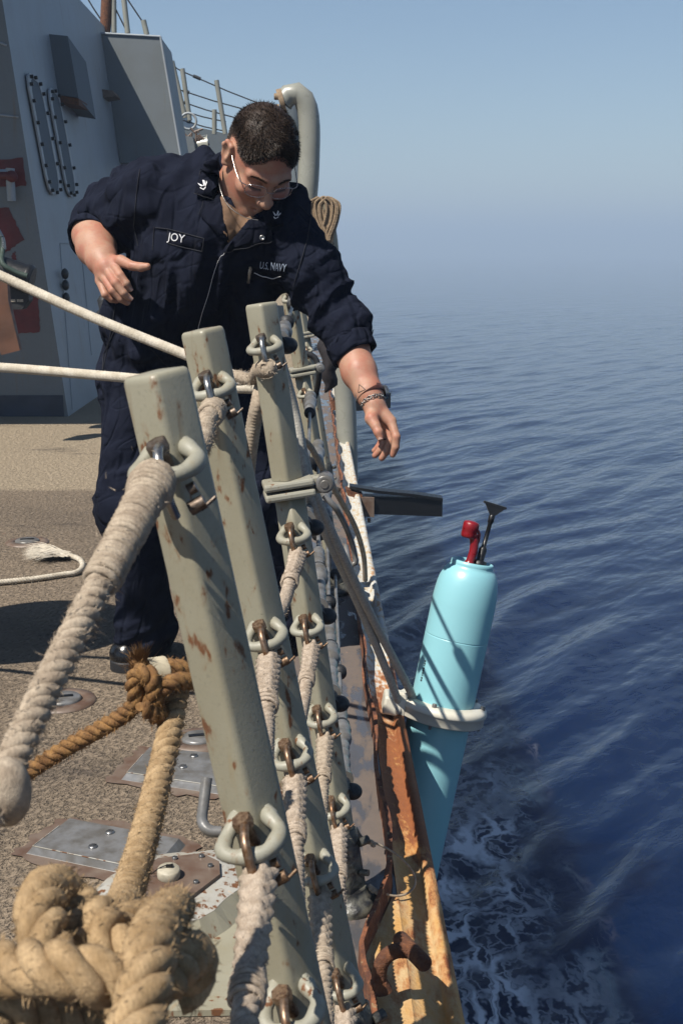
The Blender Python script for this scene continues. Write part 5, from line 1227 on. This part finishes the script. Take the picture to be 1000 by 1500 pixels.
# ---- sleeve turn-ups, cuffs
def cuff(c0, d, r, name='sleeve_turnup', wd=.045, mat='navy', tilt=None):
    m_ = MB(); u_ = d.orthogonal().normalized(); v_ = d.cross(u_); prof = [(r * .90, wd * .45), (r, wd * .5), (r * 1.02, wd * .3), (r * 1.03, -wd * .3), (r * .99, -wd * .5), (r * .92, -wd * .45)]
    n = 40; vs_ = []
    for rr, h_ in prof:
        for k in range(n): a_ = 2 * math.pi * k / n; vs_.append(c0 + d * (h_ + .003 * math.sin(a_ * 3 + 1)) + (u_ * math.cos(a_) + v_ * math.sin(a_)) * rr * (1 + .025 * math.sin(a_ * 4 + 2) + .012 * math.sin(a_ * 9)))
    m_.add(vs_, [(i * n + k, i * n + (k + 1) % n, (i + 1) * n + (k + 1) % n, (i + 1) * n + k) for i in range(len(prof) - 1) for k in range(n)], True); return m_.build(name, M[mat], person)
cuff(SK['HEM_R'] + dR * .012, dR, .0615, wd=.036); cuff(SK['HEM_L'] + dL * .006, dL, .0575, wd=.046)
cuff(P(209, 918, 3.2), V((0.02, -.02, -1)).normalized(), .069, 'trouser_turnup', .05); cuff(P(428, 914, 3.305), V((0.05, 0, -1)).normalized(), .069, 'trouser_turnup', .05)
# ---- watch, bracelet, tattoo
d = (foreL[4] - foreL[3]).normalized()
def band(c0, d, rx, ry, wd, th_, xdir, n=36):
    u_ = (xdir - d * xdir.dot(d)).normalized(); v_ = d.cross(u_); vs_ = []
    for k in range(n):
        a_ = 2 * math.pi * k / n; e = u_ * math.cos(a_) * rx + v_ * math.sin(a_) * ry; eo = e * (1 + th_ / rx)
        vs_ += [c0 + e - d * wd / 2, c0 + eo - d * wd / 2, c0 + eo + d * wd / 2, c0 + e + d * wd / 2]
    return vs_, [(k * 4 + i, k * 4 + (i + 1) % 4, ((k + 1) % n) * 4 + (i + 1) % 4, ((k + 1) % n) * 4 + i) for k in range(n) for i in range(4)]
c0 = P(542, 577.5, 2.778); wt = MB().add(*band(c0, d, .0320, .0320, .017, .0026, RT), True).build('wristwatch', M['leather'], person)
wf = c0 + (RT * .9 + V((0, .35, .1))).normalized() * .0345; wn = (wf - c0).normalized(); MB().lathe(wf, wn, [(.017, -.002), (.0175, .004), (.0155, .0075), (0, .008)], 28).build('watch_case', M['steel'], wt)
bk = c0 + (RT * -.95 + V((0, -.25, -.1))).normalized() * .034; MB().box(bk, (.004, .012, .022), None, .0015).build('buckle', M['steel'], wt)
c0 = P(546.5, 589, 2.762); u_ = (RT - d * RT.dot(d)).normalized(); v_ = d.cross(u_); m_ = MB(); br = None
for k in range(26):
    a_ = 2 * math.pi * k / 26; e = u_ * math.cos(a_) + v_ * math.sin(a_); tg = -u_ * math.sin(a_) + v_ * math.cos(a_); c1 = c0 + e * .0282; s_ = d if k % 2 else e
    m_.tube([c1 + tg * (.0046 * math.cos(g)) + (d * .0036 + e * (.0012 if k % 2 else -.0012)) * math.sin(g) for g in np.linspace(0, 6.28, 9)[:-1]], .0011, 5, closed=True)
m_.build('bracelet', M['steel'], person)
tri = [(526, 563), (535, 570.5), (524.5, 575), (526, 563)]
px_line('tattoo', tri, .0007, simple('tattoo_ink', (.03, .022, .02), .6), body, .0003, LV, 1.5)
c0 = P(563.3, 642, 2.76); dd = (fL[2][1] - fL[2][0]).normalized(); u_ = dd.orthogonal().normalized(); v_ = dd.cross(u_)
MB().tube([c0.lerp(fL[2][1], .5) + (u_ * math.cos(g) + v_ * math.sin(g)) * .0104 for g in np.linspace(0, 6.28, 17)[:-1]], .0016, 6, closed=True).build('finger_ring', M['black'], person)
# ---- belt radio
c0 = P(158, 447, 3.30); MB().lathe(P(160, 462, 3.31), (-.1, -.1, 1), [(.030, -.03), (.034, -.02), (.034, .012), (.028, .016), (.024, .02), (.026, .045), (.018, .055), (0, .057)], 20).build('belt_pouch', M['rubber'], person)
# ---- boots
def boot(toe, heel, ank):
    F = Field([min(toe[i], heel[i], ank[i]) - .09 for i in range(2)] + [-.01], [max(toe[i], heel[i], ank[i]) + .09 for i in range(2)] + [.24], .004)
    z = V((0, 0, 1)); mid = toe.lerp(heel, .45)
    F.cap(toe + z * .042, mid + z * .055, .044, .044, .02).cap(mid + z * .055, heel + z * .05, .044, .04, .03).cap(mid + z * .075, ank + z * .0, .040, .048, .03).cap(heel + z * .05, ank, .04, .05, .03).ell(toe + z * .04, (.05, .05, .042), None, .012)
    v_, q_ = F.nets(); v_[:, 2] = np.maximum(v_[:, 2], .014); b = put('boot', mesh_np(v_, q_), M['boot'], person)
    dr = (toe - heel).normalized(); sd = V((dr.y, -dr.x, 0)); out = []
    for k in range(40):
        a_ = 2 * math.pi * k / 40; w_ = .049 - .008 * max(0, -math.cos(a_)); cx = math.cos(a_); out.append((toe if cx > 0 else heel) + dr * cx * .052 + sd * math.sin(a_) * w_)
    MB().add([V((p.x, p.y, .001)) for p in out] + [V((p.x, p.y, .026)) for p in out] + [V((p.x, p.y, .03)).lerp(V((toe.x, toe.y, .03)), .04) for p in out], [(k + 40 * r_, (k + 1) % 40 + 40 * r_, (k + 1) % 40 + 40 * (r_ + 1), k + 40 * (r_ + 1)) for r_ in (0, 1) for k in range(40)] + [tuple(range(80, 120))]).build('sole', M['rubber'], b)
    m_ = MB(); f0 = mid + z * .098 - dr * .01
    for i in range(5):
        c_ = toe.lerp(ank, .0) ; p_ = (toe.lerp(heel, .28 + .07 * i)) + z * (.088 + .012 * i); m_.tube([p_ - sd * .022 - z * .006, p_ + z * .003, p_ + sd * .022 - z * .006], .0022, 6)
    m_.build('laces', M['rubber'], b)
boot(G(188, 978), G(228, 953), P(211, 922, 3.2)); boot(G(404, 962), G(436, 938), P(430, 912, 3.31))

# ------------------------------------------------------------------ air
t = NT('sea_haze'); t.t.nodes.remove(t.b); pv = t.n('VolumePrincipled'); pv.inputs['Color'].default_value = (.475, .615, .80, 1); pv.inputs['Density'].default_value = .0029
t.L(pv.outputs[0], t.t.nodes['Material Output'].inputs['Volume'])
o = MB().box((0, 0, 13.0), (19000, 19000, 37.6)).build('haze', t.m); o['kind'] = 'stuff'; o['label'] = 'pale sea haze fading the horizon'
